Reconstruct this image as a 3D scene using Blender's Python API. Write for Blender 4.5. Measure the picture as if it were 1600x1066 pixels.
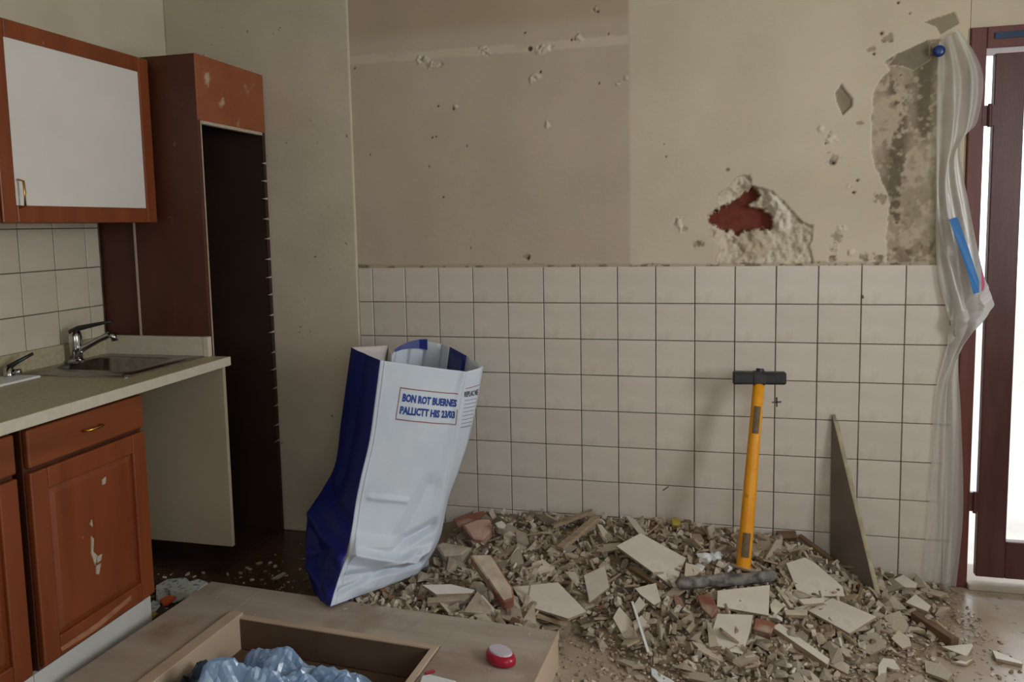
import bpy, bmesh, math, random
import numpy as np
from mathutils import Vector, Matrix
for o in list(bpy.data.objects): bpy.data.objects.remove(o, do_unlink=True)
scene = bpy.context.scene
C = scene.collection
rng = random.Random(7)
nrng = np.random.RandomState(11)

# ------------------------------------------------------------------ camera
F, YAW, PITCH, ROLL = 1193.41, -0.241284, 0.0937134, -0.0195604
CAM = Vector((1.36626, -3.04383, 1.37585)); PPX, PPY = 800.0, 533.0 - 70.732
_fw = Vector((math.sin(YAW), math.cos(YAW), 0)); _rt = Vector((math.cos(YAW), -math.sin(YAW), 0)); _up = Vector((0, 0, 1))
fw = _fw*math.cos(PITCH) - _up*math.sin(PITCH); up2 = _up*math.cos(PITCH) + _fw*math.sin(PITCH)
rt = _rt*math.cos(ROLL) + up2*math.sin(ROLL); up = up2*math.cos(ROLL) - _rt*math.sin(ROLL)
cd = bpy.data.cameras.new('camera'); cam = bpy.data.objects.new('camera', cd); C.objects.link(cam)
cd.sensor_width = 36.0; cd.sensor_fit = 'HORIZONTAL'; cd.lens = 36.0*F/1600.0; cd.shift_y = -70.732/1600.0
cd.clip_start = 0.02
M = Matrix.Identity(4)
for i in range(3):
    M[i][0] = rt[i]; M[i][1] = up[i]; M[i][2] = -fw[i]; M[i][3] = CAM[i]
cam.matrix_world = M
scene.camera = cam
# ------------------------------------------------------------------ world, daylight, exposure
w = bpy.data.worlds.new('overcast'); scene.world = w; w.use_nodes = True
bg = w.node_tree.nodes['Background']; bg.inputs[0].default_value = (0.93, 0.96, 1.0, 1); bg.inputs[1].default_value = 4.0
scene.view_settings.view_transform = 'Standard'; scene.view_settings.look = 'None'
scene.view_settings.gamma = 1.0; scene.view_settings.exposure = -0.5; scene.view_settings.use_curve_mapping = False
def area(name, loc, rot, sx, sy, energy, col):
    l = bpy.data.lights.new(name, 'AREA'); l.shape = 'RECTANGLE'; l.size = sx; l.size_y = sy; l.energy = energy; l.color = col
    o = bpy.data.objects.new(name, l); C.objects.link(o); o.location = loc; o.rotation_euler = rot
    return o
# daylight entering through the window in the right-hand wall, and through the one behind the photographer
area('window_daylight', (3.62, -1.9, 1.6), (0, math.radians(90), 0), 1.3, 0.85, 70, (0.965, 1.0, 1.02))
area('rear_window_daylight', (2.2, -4.75, 1.6), (math.radians(90), 0, 0), 1.3, 1.3, 12, (0.90, 0.95, 1.0))

# ------------------------------------------------------------------ helpers
def ray(px, py):
    return fw + rt*((px-PPX)/F) - up*((py-PPY)/F)
def at(px, py, ax, v):
    """point seen at a pixel of the photograph, on the plane axis=v of the room"""
    d = ray(px, py); k = 'xyz'.index(ax); t = (v-CAM[k])/d[k]
    return CAM + d*t
def on_plane(px, py, p0, n):
    d = ray(px, py); t = (p0-CAM).dot(n)/d.dot(n)
    return CAM + d*t
def lin(c):
    if isinstance(c, str):
        c = [int(c[i:i+2], 16)/255 for i in (0, 2, 4)]
    return tuple((x/12.92 if x <= .04045 else ((x+.055)/1.055)**2.4) for x in c[:3])
def smooth01(t): t = np.clip(t, 0, 1); return t*t*(3-2*t)
def _hash(i, j, s):
    n = (i*374761393 + j*668265263 + s*2147483647) & 0xffffffff
    n = ((n ^ (n >> 13))*1274126177) & 0xffffffff
    return ((n ^ (n >> 16)) & 0xffff)/65535.0
def vnoise(x, y, s=0):
    x = np.asarray(x, float); y = np.asarray(y, float)
    i = np.floor(x).astype(np.int64); j = np.floor(y).astype(np.int64)
    u = smooth01(x-i); v = smooth01(y-j)
    a = _hash(i, j, s); b = _hash(i+1, j, s); c = _hash(i, j+1, s); d = _hash(i+1, j+1, s)
    return (a*(1-u)+b*u)*(1-v) + (c*(1-u)+d*u)*v
def fbm(x, y, o=4, s=0):
    r = 0; a = .5; f = 1
    for k in range(o):
        r = r + a*vnoise(np.asarray(x)*f, np.asarray(y)*f, s+k*17); a *= .5; f *= 2
    return r
class MB:
    def __init__(s): s.v = []; s.f = []; s.m = []
    def add(s, vs, fs, mi=0):
        o = len(s.v); s.v += [tuple(q) for q in vs]; s.f += [tuple(o+i for i in f) for f in fs]; s.m += [mi]*len(fs); return s
    def box(s, a, b, mi=0):
        x0, y0, z0 = a; x1, y1, z1 = b
        return s.add([(x0,y0,z0),(x1,y0,z0),(x1,y1,z0),(x0,y1,z0),(x0,y0,z1),(x1,y0,z1),(x1,y1,z1),(x0,y1,z1)],
                     [(0,3,2,1),(4,5,6,7),(0,1,5,4),(1,2,6,5),(2,3,7,6),(3,0,4,7)], mi)
    def prism(s, top, d, mi=0, ms=None):
        """polygon 'top' (list of points) extruded by vector d"""
        n = len(top); d = Vector(d); t = [Vector(q) for q in top]
        nn = sum(((t[i]-t[0]).cross(t[(i+1) % n]-t[0]) for i in range(1, n-1)), Vector())
        if nn.dot(d) > 0: t = t[::-1]
        s.add(t+[q+d for q in t], [tuple(range(n)), tuple(range(2*n-1, n-1, -1))], mi)
        s.f += [(len(s.v)-2*n+i, len(s.v)-n+i, len(s.v)-n+(i+1) % n, len(s.v)-2*n+(i+1) % n) for i in range(n)]
        s.m += [mi if ms is None else ms]*n
        return s
    def tube(s, pts, rad, n=10, mi=0, cap=True, ell=None):
        pts = [Vector(q) for q in pts]; rings = []
        rad = rad if isinstance(rad, (list, tuple)) else [rad]*len(pts)
        ref = Vector((0, 0, 1))
        for i, q in enumerate(pts):
            t = (pts[min(i+1, len(pts)-1)]-pts[max(i-1, 0)]).normalized()
            if abs(t.dot(ref)) > .95: ref = Vector((0, 1, 0))
            a = t.cross(ref).normalized(); b = t.cross(a).normalized()
            e = ell or (1, 1)
            rings.append([q+(a*math.cos(2*math.pi*k/n)*e[0]+b*math.sin(2*math.pi*k/n)*e[1])*rad[i] for k in range(n)])
        o = len(s.v); vs = [v for r in rings for v in r]
        fs = [(i*n+k, i*n+(k+1) % n, (i+1)*n+(k+1) % n, (i+1)*n+k) for i in range(len(pts)-1) for k in range(n)]
        if cap: fs += [tuple(range(n-1, -1, -1)), tuple((len(pts)-1)*n+k for k in range(n))]
        return s.add(vs, fs, mi)
    def mesh(s, name):
        me = bpy.data.meshes.new(name); me.from_pydata(s.v, [], s.f); me.update()
        me.polygons.foreach_set('material_index', s.m)
        return me
    def build(s, name, mats, parent=None, bevel=0, smooth=False, seg=2):
        me = s.mesh(name)
        return link(name, me, mats, parent, bevel, smooth, seg)
def fixn(me):
    bm = bmesh.new(); bm.from_mesh(me); bmesh.ops.recalc_face_normals(bm, faces=bm.faces); bm.to_mesh(me); bm.free()
def link(name, me, mats, parent=None, bevel=0, smooth=False, seg=2):
    if not isinstance(mats, (list, tuple)): mats = [mats]
    if not me.materials:
        for m in mats: me.materials.append(m)
    o = bpy.data.objects.new(name, me); C.objects.link(o)
    if parent: o.parent = parent
    fixn(me)
    if bevel:
        b = o.modifiers.new('edge', 'BEVEL'); b.width = bevel; b.segments = seg; b.limit_method = 'ANGLE'; b.angle_limit = math.radians(40)
    if smooth:
        for p in me.polygons: p.use_smooth = True
    return o
def empty(name, loc=(0, 0, 0)):
    o = bpy.data.objects.new(name, None); C.objects.link(o); o.location = loc; o.empty_display_size = .05; return o
def tag(o, label, cat, group=None):
    o['label'] = label; o['category'] = cat
    if group: o['group'] = group
    return o
def struct(o, label=None): 
    o['kind'] = 'structure'
    if label: o['label'] = label
    return o
def keep(o, parent):
    """parent without moving: part meshes are written in room coordinates"""
    o.parent = parent; o.matrix_parent_inverse = Matrix.Translation(parent.location).inverted(); return o
def vec_in(parent, mb, name, mats, **k):
    o = mb.build(name, mats, None, **k); return keep(o, parent)

# ------------------------------------------------------------------ materials
def mat(name, c1, c2=None, scale=8, rough=.7, bump=0, bscale=None, metal=0, detail=6, rand=0, spots=None, stretch=None, spec=.5, lo=.35, hi=.65, coat=0):
    m = bpy.data.materials.new(name); m.use_nodes = True; nt = m.node_tree; N = nt.nodes; L = nt.links
    b = N['Principled BSDF']; b.inputs['Roughness'].default_value = rough; b.inputs['Metallic'].default_value = metal
    b.inputs['Specular IOR Level'].default_value = spec; b.inputs['Coat Weight'].default_value = coat
    tc = N.new('ShaderNodeTexCoord'); vec = tc.outputs['Object']
    if stretch:
        mp = N.new('ShaderNodeMapping'); mp.inputs['Scale'].default_value = stretch; L.new(vec, mp.inputs[0]); vec = mp.outputs[0]
    nz = N.new('ShaderNodeTexNoise'); nz.inputs['Scale'].default_value = scale; nz.inputs['Detail'].default_value = detail; L.new(vec, nz.inputs['Vector'])
    rp = N.new('ShaderNodeValToRGB'); rp.color_ramp.elements[0].position = lo; rp.color_ramp.elements[1].position = hi
    rp.color_ramp.elements[0].color = (*lin(c1), 1); rp.color_ramp.elements[1].color = (*lin(c2 or c1), 1)
    L.new(nz.outputs['Fac'], rp.inputs[0]); col = rp.outputs[0]
    if spots:
        for (sc, colr, a, bb, sm) in spots:
            n2 = N.new('ShaderNodeTexNoise'); n2.inputs['Scale'].default_value = sc; n2.inputs['Detail'].default_value = sm; L.new(tc.outputs['Object'], n2.inputs['Vector'])
            r2 = N.new('ShaderNodeMapRange'); r2.inputs[1].default_value = a; r2.inputs[2].default_value = bb; L.new(n2.outputs['Fac'], r2.inputs[0])
            mx = N.new('ShaderNodeMix'); mx.data_type = 'RGBA'; L.new(r2.outputs[0], mx.inputs[0]); L.new(col, mx.inputs[6]); mx.inputs[7].default_value = (*lin(colr), 1); col = mx.outputs[2]
    if rand:
        oi = N.new('ShaderNodeObjectInfo'); mr = N.new('ShaderNodeMapRange'); mr.inputs[3].default_value = 1-rand; mr.inputs[4].default_value = 1+rand*.6
        L.new(oi.outputs['Random'], mr.inputs[0])
        hs = N.new('ShaderNodeHueSaturation'); L.new(mr.outputs[0], hs.inputs['Value']); L.new(col, hs.inputs['Color']); col = hs.outputs[0]
    L.new(col, b.inputs['Base Color'])
    if bump:
        n3 = N.new('ShaderNodeTexNoise'); n3.inputs['Scale'].default_value = bscale or scale*4; n3.inputs['Detail'].default_value = 5; L.new(vec, n3.inputs['Vector'])
        bp = N.new('ShaderNodeBump'); bp.inputs['Strength'].default_value = bump; bp.inputs['Distance'].default_value = .01; L.new(n3.outputs['Fac'], bp.inputs['Height']); L.new(bp.outputs[0], b.inputs['Normal'])
    return m
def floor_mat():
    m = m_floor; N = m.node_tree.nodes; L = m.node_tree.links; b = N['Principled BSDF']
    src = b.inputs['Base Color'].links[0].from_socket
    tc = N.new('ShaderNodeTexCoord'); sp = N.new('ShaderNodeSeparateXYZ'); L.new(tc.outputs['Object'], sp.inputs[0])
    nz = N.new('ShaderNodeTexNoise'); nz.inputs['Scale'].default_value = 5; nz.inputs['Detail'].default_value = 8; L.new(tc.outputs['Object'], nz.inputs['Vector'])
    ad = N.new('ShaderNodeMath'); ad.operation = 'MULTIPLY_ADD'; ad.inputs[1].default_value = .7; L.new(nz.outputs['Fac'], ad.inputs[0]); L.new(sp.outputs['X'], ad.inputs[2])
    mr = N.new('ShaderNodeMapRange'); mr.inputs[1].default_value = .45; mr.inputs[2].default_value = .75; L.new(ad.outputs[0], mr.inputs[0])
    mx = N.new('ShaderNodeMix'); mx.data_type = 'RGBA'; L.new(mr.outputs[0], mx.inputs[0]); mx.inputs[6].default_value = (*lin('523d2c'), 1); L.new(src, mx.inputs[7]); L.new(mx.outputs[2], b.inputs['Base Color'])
def attr_mat(name, rough=.85, bump=.1, bscale=60, vary=.1, vscale=5):
    m = bpy.data.materials.new(name); m.use_nodes = True; nt = m.node_tree; N = nt.nodes; L = nt.links
    b = N['Principled BSDF']; b.inputs['Roughness'].default_value = rough; b.inputs['Specular IOR Level'].default_value = .3
    a = N.new('ShaderNodeAttribute'); a.attribute_name = 'Col'
    tc = N.new('ShaderNodeTexCoord')
    nz = N.new('ShaderNodeTexNoise'); nz.inputs['Scale'].default_value = vscale; nz.inputs['Detail'].default_value = 8; L.new(tc.outputs['Object'], nz.inputs['Vector'])
    mr = N.new('ShaderNodeMapRange'); mr.inputs[1].default_value = .3; mr.inputs[2].default_value = .7; mr.inputs[3].default_value = 1-vary; mr.inputs[4].default_value = 1+vary; L.new(nz.outputs['Fac'], mr.inputs[0])
    hs = N.new('ShaderNodeHueSaturation'); L.new(mr.outputs[0], hs.inputs['Value']); L.new(a.outputs['Color'], hs.inputs['Color']); L.new(hs.outputs[0], b.inputs['Base Color'])
    n3 = N.new('ShaderNodeTexNoise'); n3.inputs['Scale'].default_value = bscale; n3.inputs['Detail'].default_value = 4; L.new(tc.outputs['Object'], n3.inputs['Vector'])
    bp = N.new('ShaderNodeBump'); bp.inputs['Strength'].default_value = bump; bp.inputs['Distance'].default_value = .01; L.new(n3.outputs['Fac'], bp.inputs['Height']); L.new(bp.outputs[0], b.inputs['Normal'])
    return m
def setcol(me, cols):
    a = me.color_attributes.new('Col', 'FLOAT_COLOR', 'POINT')
    c = np.ones((len(me.vertices), 4), np.float32); c[:, :3] = cols
    a.data.foreach_set('color', c.ravel())

m_plaster = mat('yellowed_plaster', 'c9c0a6', 'd3cab2', 3, .9, .12, 40)
m_plaster_b = mat('beige_plaster', 'bdb19c', 'c9bea9', 3, .9, .12, 40, spots=[(38, '7e7366', .735, .77, 2)])
m_plaster_d = mat('pale_plaster', 'c5baa3', 'cbc0aa', 3, .9, .12, 40)
m_ceiling = mat('ceiling_paint', 'd8d4c8', 'e0dcd2', 2, .9)
m_wall_attr = attr_mat('painted_plaster', .9, .10, 45, .05, 3)
m_grout = mat('grey_grout', '4e463c', '6e6559', 14, .95, .2)
m_tile = mat('glazed_wall_tile', 'cac1b5', 'd2c9bd', 9, .32, .03, 25, rand=.05, spots=[(7, 'b6ab9c', .60, .80, 6)])
m_tile_l = mat('glazed_splash_tile', 'c6bda8', 'cfc6b2', 9, .35, .03, 25, rand=.05)
m_floor = mat('dusty_floor', '9a8974', 'ab9c8a', 2.2, .27, .08, 60, spots=[(3.5, 'b9ad9c', .5, .75, 8), (30, '756653', .62, .72, 4)])
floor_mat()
m_wood = mat('varnished_oak', '75391a', '854421', 3, .42, .05, 30, stretch=(6, 6, .7), spots=[(26, 'b58a63', .72, .78, 5)])
m_wood_h = mat('varnished_oak_rail', '70371a', '814422', 3, .42, .05, 30, stretch=(6, .7, 6))
m_wood_d = mat('brown_laminate', '472210', '512816', 4, .5, .05, 30, stretch=(3, 3, 1), spots=[(22, '8a5a3c', .70, .80, 6)])
m_wood_w = mat('worn_brown_front', '8a4a2a', '9a5a38', 5, .6, .08, 40, spots=[(13, 'b49a80', .62, .72, 8)])
m_shaded_in = mat('shaded_carcass', '2c1a10', '37231a', 4, .65, .05, 40)  # brown laminate of the niche, its shade put into the colour
m_edge = mat('raw_chipboard_edge', 'a89a88', 'b8ab9a', 60, .9)
m_whitepanel = mat('white_laminate', 'a4967f', 'ad9f88', 2, .55, .02, 30)
m_doorpanel = mat('white_door_panel', 'd6d2cc', 'dedad4', 3, .6, .02, 60)
m_plinth = mat('white_plinth', 'c9c7c2', 'd2d0cb', 4, .5)
m_worktop = mat('beige_worktop', 'a39879', 'b3a98d', 70, .45, .03, 90)
m_worktop_e = mat('pale_worktop_edge', 'c4bca8', 'cbc4b2', 30, .5)
m_steel = mat('brushed_steel', '8f8d88', 'a5a39e', 30, .28, .03, 200, metal=1)
m_chrome = mat('chrome', 'b0b0b0', 'c4c4c4', 4, .12, metal=1)
m_black = mat('black_plastic', '1c1b1a', '262422', 6, .4)
m_brass = mat('brass', 'b98f45', 'c9a050', 8, .3, metal=1)
m_boxwood = mat('dusty_plywood', 'a29486', 'b1a497', 3, .75, .08, 50, stretch=(1, 5, 5), spots=[(5, '8d7765', .55, .75, 7), (40, 'c6b9a9', .68, .76, 3)])
m_boxrail = mat('pale_pine_rail', 'b49e87', 'c0ab94', 5, .75, .06, 50)
m_boxin = mat('inner_board', '54402e', '664e39', 4, .8, .06, 40)
m_bagwhite = mat('woven_white_bag', 'c6d0dc', 'd0d9e3', 6, .5, .06, 400)
m_bagblue = mat('woven_blue_bag', '0a1f74', '0e2580', 6, .42, .06, 400)
m_bagin = mat('bag_lining', 'c3bdb6', 'ccc6bf', 5, .7)
m_print_blue = mat('blue_print', '173a8c', '1d4296', 5, .6)
m_print_red = mat('red_print', '8c4a48', '965250', 5, .6)
m_print_grey = mat('grey_print', '6d6c70', '77767a', 5, .6)
m_print_dark = mat('dark_print', '3f4048', '4a4a52', 5, .6)
m_yellow = mat('yellow_fibreglass', 'e0930c', 'eba01a', 12, .38, .02, 60, spots=[(30, 'b07418', .66, .76, 4)])
m_hammer = mat('dark_steel', '3a3a3c', '4a4a4c', 20, .5, .1, 80, metal=.6)
m_sticker = mat('worn_sticker', '5b4a2c', '6d5c40', 60, .6)
m_board = mat('grey_board', '746b5e', '82786b', 8, .8, .1, 60)
m_board_e = mat('pale_board_edge', '978b72', 'b0a486', 20, .9, .2, 80)
m_doorwood = mat('dark_mahogany', '4a2522', '55302c', 5, .35, .03, 30, stretch=(6, 6, .8))
m_jambwood = mat('mahogany_jamb', '5a2a22', '66332a', 5, .45, .03, 30, stretch=(6, 6, .8))
m_thresh = mat('stone_threshold', 'a79d8c', 'b5ab9b', 8, .7, .1)
m_blue_pl = mat('blue_plastic', '123f8c', '184a9c', 6, .3)
m_bluetape = mat('blue_stripe', '0f6ab0', '1674ba', 6, .5)
m_pink = mat('pink_stripe', 'd0407a', 'd84c84', 6, .5)
m_terr = attr_mat('terrace_paving', .8, .1, 30)
m_shard = mat('glazed_shard', 'aa9e8a', 'c8bdac', 14, .42, .05, 40, rand=.16, spots=[(24, '857760', .62, .75, 5)])
m_shard_c = mat('clean_glazed_tile', 'c6beb0', 'd1cabd', 9, .38, .04, 40, rand=.05, spots=[(9, 'a99d8a', .60, .78, 7)])
m_shard_e = mat('tile_body', '927f68', 'a8957c', 25, .95, .3, 60, rand=.15)
m_plch = mat('mortar_chunk', 'a29380', 'bdb09e', 16, .95, .5, 50, rand=.22)
m_brick = mat('terracotta', '7c4f3d', '8c5d4a', 20, .95, .4, 60, rand=.1, spots=[(14, 'a08a75', .48, .64, 6)])
m_pinkm = mat('pink_dusted_plaster', 'b08a7c', 'bd998b', 14, .95, .5, 50)
m_stick = mat('splintered_wood', '8f7a60', 'a6927a', 10, .85, .2, 60, stretch=(1, 8, 8), rand=.15)
m_stick_d = mat('dark_batten', '5d4632', '6e563f', 10, .85, .2, 60)
m_rubble = attr_mat('rubble_dust', .95, .4, 90, .18, 60)
m_greybar = mat('dusty_iron', '4a4947', '8a867e', 34, .85, .7, 40)
m_white = mat('white_plastic', 'd6d8d8', 'e0e2e2', 6, .5)
m_redpl = mat('crimson_plastic', '9c1430', 'ac1a38', 6, .3)
m_paletop = mat('pale_grey_cap', 'c0b8c4', 'cac2ce', 20, .45)
m_yel = mat('mustard_plaster', 'a08a3a', 'b09a4c', 20, .9)
m_orange = mat('orange_wrapper', 'c4502a', 'd05c34', 10, .5)
m_paper = mat('newsprint', 'b9bcb6', 'c8cac4', 14, .8, spots=[(60, '6a7880', .55, .66, 3)])
m_tack = mat('navy_knob', '0d2f6c', '123a7c', 6, .3)
m_tape = mat('faded_blue_tape', '1c3654', '24405e', 20, .6)
m_scuff = mat('scuffed_varnish', '94603f', 'a87a5c', 30, .7)
m_slate = mat('dark_glossy_film', '20272e', '39434c', 12, .25)

def film(name, col, alpha, rough=.35, bump=.15, bscale=25):
    m = bpy.data.materials.new(name); m.use_nodes = True; nt = m.node_tree; N = nt.nodes; L = nt.links
    out = N['Material Output']; N.remove(N['Principled BSDF'])
    tr = N.new('ShaderNodeBsdfTransparent'); df = N.new('ShaderNodeBsdfDiffuse'); tl = N.new('ShaderNodeBsdfTranslucent'); gl = N.new('ShaderNodeBsdfGlossy')
    df.inputs[0].default_value = (*lin(col), 1); tl.inputs[0].default_value = (*lin(col), 1); gl.inputs['Roughness'].default_value = rough
    tc = N.new('ShaderNodeTexCoord'); nz = N.new('ShaderNodeTexNoise'); nz.inputs['Scale'].default_value = bscale; L.new(tc.outputs['Object'], nz.inputs['Vector'])
    bp = N.new('ShaderNodeBump'); bp.inputs['Strength'].default_value = bump; bp.inputs['Distance'].default_value = .02; L.new(nz.outputs['Fac'], bp.inputs['Height'])
    for s in (df, tl, gl): L.new(bp.outputs[0], s.inputs['Normal'])
    a = N.new('ShaderNodeMixShader'); a.inputs[0].default_value = .55; L.new(df.outputs[0], a.inputs[1]); L.new(tl.outputs[0], a.inputs[2])
    b = N.new('ShaderNodeMixShader'); b.inputs[0].default_value = .12; L.new(a.outputs[0], b.inputs[1]); L.new(gl.outputs[0], b.inputs[2])
    c = N.new('ShaderNodeMixShader'); L.new(tr.outputs[0], c.inputs[1]); L.new(b.outputs[0], c.inputs[2])
    at_ = N.new('ShaderNodeAttribute'); at_.attribute_name = 'Col'
    if alpha is None: L.new(at_.outputs['Fac'], c.inputs[0])
    else: c.inputs[0].default_value = alpha
    L.new(c.outputs[0], out.inputs[0]); return m
m_film = film('milky_plastic_film', 'f2f2ee', None)
m_bluefilm = film('light_blue_plastic', 'b4d6fb', .95, .3, .2, 30)
def glass():
    m = bpy.data.materials.new('window_glass'); m.use_nodes = True; nt = m.node_tree; N = nt.nodes; L = nt.links
    out = N['Material Output']; N.remove(N['Principled BSDF'])
    tr = N.new('ShaderNodeBsdfTransparent'); gl = N.new('ShaderNodeBsdfGlossy'); gl.inputs['Roughness'].default_value = .03
    c = N.new('ShaderNodeMixShader'); c.inputs[0].default_value = .06; L.new(tr.outputs[0], c.inputs[1]); L.new(gl.outputs[0], c.inputs[2]); L.new(c.outputs[0], out.inputs[0]); return m
m_glass = glass()

# ------------------------------------------------------------------ room shell
XL, XR, YF, ZC = -.95, 3.4, -4.6, 2.62
TW, TH, ZT = .15, .147252, 1.2
XSTEP, XDOOR, ZDOOR = -.066, 2.283, 2.023
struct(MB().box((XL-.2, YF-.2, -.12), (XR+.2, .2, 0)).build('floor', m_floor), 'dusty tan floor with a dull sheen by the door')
struct(MB().box((XL-.2, YF-.2, ZC), (XR+.2, .2, ZC+.1)).build('ceiling', m_ceiling))
wl = struct(MB().box((XL-.2, YF-.2, 0), (XL-.007, .2, ZC)).build('wall_left', m_grout))
struct(wl, 'yellowed plaster wall above and behind the kitchen units')
o = MB().box((XL-.007, YF, 1.414), (XL, -.004, ZC)).box((XL-.007, YF, 0), (XL, -.004, .955)).build('plaster_skin', m_plaster); o.parent = wl
# right wall with a window, and the wall behind the photographer with another
wy0, wy1, wz0, wz1 = -2.36, -1.44, .9, 2.25
wr = MB().box((XR, YF, 0), (XR+.2, wy0, ZC)).box((XR, wy1, 0), (XR+.2, .2, ZC)).box((XR, wy0, 0), (XR+.2, wy1, wz0)).box((XR, wy0, wz1), (XR+.2, wy1, ZC)).build('wall_right', m_plaster)
struct(wr, 'plaster wall with the side window')
wf = MB().box((XL, YF-.2, 0), (1.5, YF, ZC)).box((2.9, YF-.2, 0), (XR, YF, ZC)).box((1.5, YF-.2, 0), (2.9, YF, .9)).box((1.5, YF-.2, 2.25), (2.9, YF, ZC)).build('wall_front', m_plaster)
struct(wf, 'plaster wall behind the viewpoint')
o = MB()
for a, b in (((XR+.05, wy0, wz0), (XR+.11, wy0+.06, wz1)), ((XR+.05, wy1-.06, wz0), (XR+.11, wy1, wz1)), ((XR+.05, wy0, wz0), (XR+.11, wy1, wz0+.06)), ((XR+.05, wy0, wz1-.06), (XR+.11, wy1, wz1)), ((XR+.05, -1.92, wz0), (XR+.11, -1.88, wz1))): o.box(a, b)
struct(o.build('window_1', m_jambwood), 'dark wooden window in the side wall')
o = MB()
for a, b in (((1.5, YF-.11, .9), (1.56, YF-.05, 2.25)), ((2.84, YF-.11, .9), (2.9, YF-.05, 2.25)), ((1.5, YF-.11, .9), (2.9, YF-.05, .96)), ((1.5, YF-.11, 2.19), (2.9, YF-.05, 2.25))): o.box(a, b)
struct(o.build('window_2', m_jambwood), 'dark wooden window behind the viewpoint')

# back wall: masonry core with tile bed, the plaster above is a relief of its own
DX1 = 3.16
wb = MB().box((XL, .075, 0), (XDOOR, .2, ZC)).box((XSTEP, .006, 0), (XDOOR, .075, ZT-.004)).box((DX1, 0, 0), (XR, .2, ZC)).box((XDOOR, 0.002, ZDOOR), (DX1, .2, ZC)).build('wall_back', m_grout)
struct(wb, 'damaged back wall, plaster above and square tiles below')
o = MB().box((XL, -.010, 0), (XSTEP, .075, ZC)).build('plain_plaster_strip', m_plaster_b, wb, bevel=.006)
o = MB().box((XDOOR, -.001, ZDOOR+.001), (XR, .002, ZC)).build('plaster_over_door', m_plaster_d, wb)
# ---- plaster relief
def wpx(pts, ox, oy, sc):
    r = []
    for (x, y) in pts:
        q = at(ox+x/sc, oy+y/sc, 'y', 0.); r.append((q.x, q.z))
    return r
def sdf_poly(X, Z, poly):
    """signed distance, negative inside"""
    d = np.full(X.shape, 1e9); ins = np.zeros(X.shape, bool); n = len(poly)
    for i in range(n):
        x1, z1 = poly[i]; x2, z2 = poly[(i+1) % n]
        ex, ez = x2-x1, z2-z1
        t = np.clip(((X-x1)*ex+(Z-z1)*ez)/(ex*ex+ez*ez+1e-12), 0, 1)
        d = np.minimum(d, (X-x1-t*ex)**2+(Z-z1-t*ez)**2)
        c = ((z1 <= Z) & (z2 > Z)) | ((z2 <= Z) & (z1 > Z))
        with np.errstate(divide='ignore', invalid='ignore'):
            xi = x1+(Z-z1)*ex/(ez if ez != 0 else 1e-12)
        ins ^= c & (X < xi)
    d = np.sqrt(d); return np.where(ins, -d, d)
STEP = .0042
xs = np.arange(XSTEP, XDOOR+STEP*.5, STEP); zs = np.arange(ZT-.004, ZC, STEP)
X, Z = np.meshgrid(xs, zs)
Wn = .010*(fbm(X*30, Z*30, 4, 3)-.47)*2
D = -.0006*(fbm(X*14, Z*14, 3, 5)-.5)             # depth into the wall, positive = deeper
col = np.zeros(X.shape+(3,)); col[:] = lin('c8bda8')
def blend(mask, c):
    k = mask[..., None]; col[:] = col*(1-k) + np.array(lin(c))*k
n_l = fbm(X*4, Z*4, 5, 9)
blend(smooth01((n_l-.35)/.3)*.5, 'bfb39c')
# the bare rectangle where a fitted unit used to hang: browner, unpainted
rect = smooth01((1.108-X+Wn*.15)/.018)
blend(rect*.92, 'b8aa98'); blend(rect*smooth01((fbm(X*5, Z*5, 5, 21)-.35)/.3)*.3, 'ac9e8c')
D += rect*.0008
band = rect*smooth01((Z-2.052+Wn*.6)/.01)*smooth01((2.098-Z+Wn*.6)/.012)*smooth01((fbm(X*6, Z*9, 3, 33)-.22)/.12)
blend(band*.75, 'c8bca8')
blend(smooth01((Z-2.12)/.08)*rect*.5, '9d8f70'); blend(smooth01((Z-2.2)/.2)*(1-rect)*.4, 'bfb38f')
blend(smooth01((X-2.0)/.25)*.35, 'd2c5a6')
# hole down to the brick
S = 4.0
outer = wpx([(600,178),(685,176),(705,232),(820,262),(945,388),(1020,468),(1085,485),(1080,560),(1060,620),(1090,735),(470,735),(490,640),(430,560),(418,430),(485,372),(478,300),(545,250)], 1000, 230, S)
brk = wpx([(700,245),(750,275),(765,320),(690,362),(745,388),(805,400),(835,440),(832,500),(815,520),(700,512),(640,545),(610,575),(575,520),(540,535),(500,510),(470,490),(430,470),(425,425),(520,370),(640,290)], 1000, 230, S)
lump = wpx([(620,560),(700,515),(780,508),(825,560),(815,660),(760,705),(640,700),(600,630)], 1000, 230, S)
fold = wpx([(790,290),(830,280),(940,400),(960,520),(930,560),(850,520),(830,440),(800,380)], 1000, 230, S)
so = sdf_poly(X, Z, outer)+Wn*.9+.006*(fbm(X*110, Z*110, 3, 411)-.47); sb = sdf_poly(X, Z, brk)+.014*(fbm(X*75, Z*75, 4, 403)-.47)*2+Wn*.4; sl = sdf_poly(X, Z, lump)+Wn*.3; sf = sdf_poly(X, Z, fold)+Wn*.3
mo = smooth01(-so/.008)
rough_n = fbm(X*55, Z*55, 4, 41)
D += mo*(.008+.014*smooth01(-so/.05)+.030*(rough_n-.47))
blend(mo*.85, 'c6bca6'); blend(mo*smooth01((rough_n-.5)/.12)*.7, 'a99c86')
blend(smooth01(-sl/.006)*.8, 'b3a78f'); D -= smooth01(-sl/.03)*.012
D -= smooth01(-sf/.02)*.016; blend(smooth01(-sf/.01)*.8, 'd8d0bf')
blend(smooth01(1-np.abs(so+.002)/.004)*.5, '8d8069')
mb_ = smooth01(-sb/.006)
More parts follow.
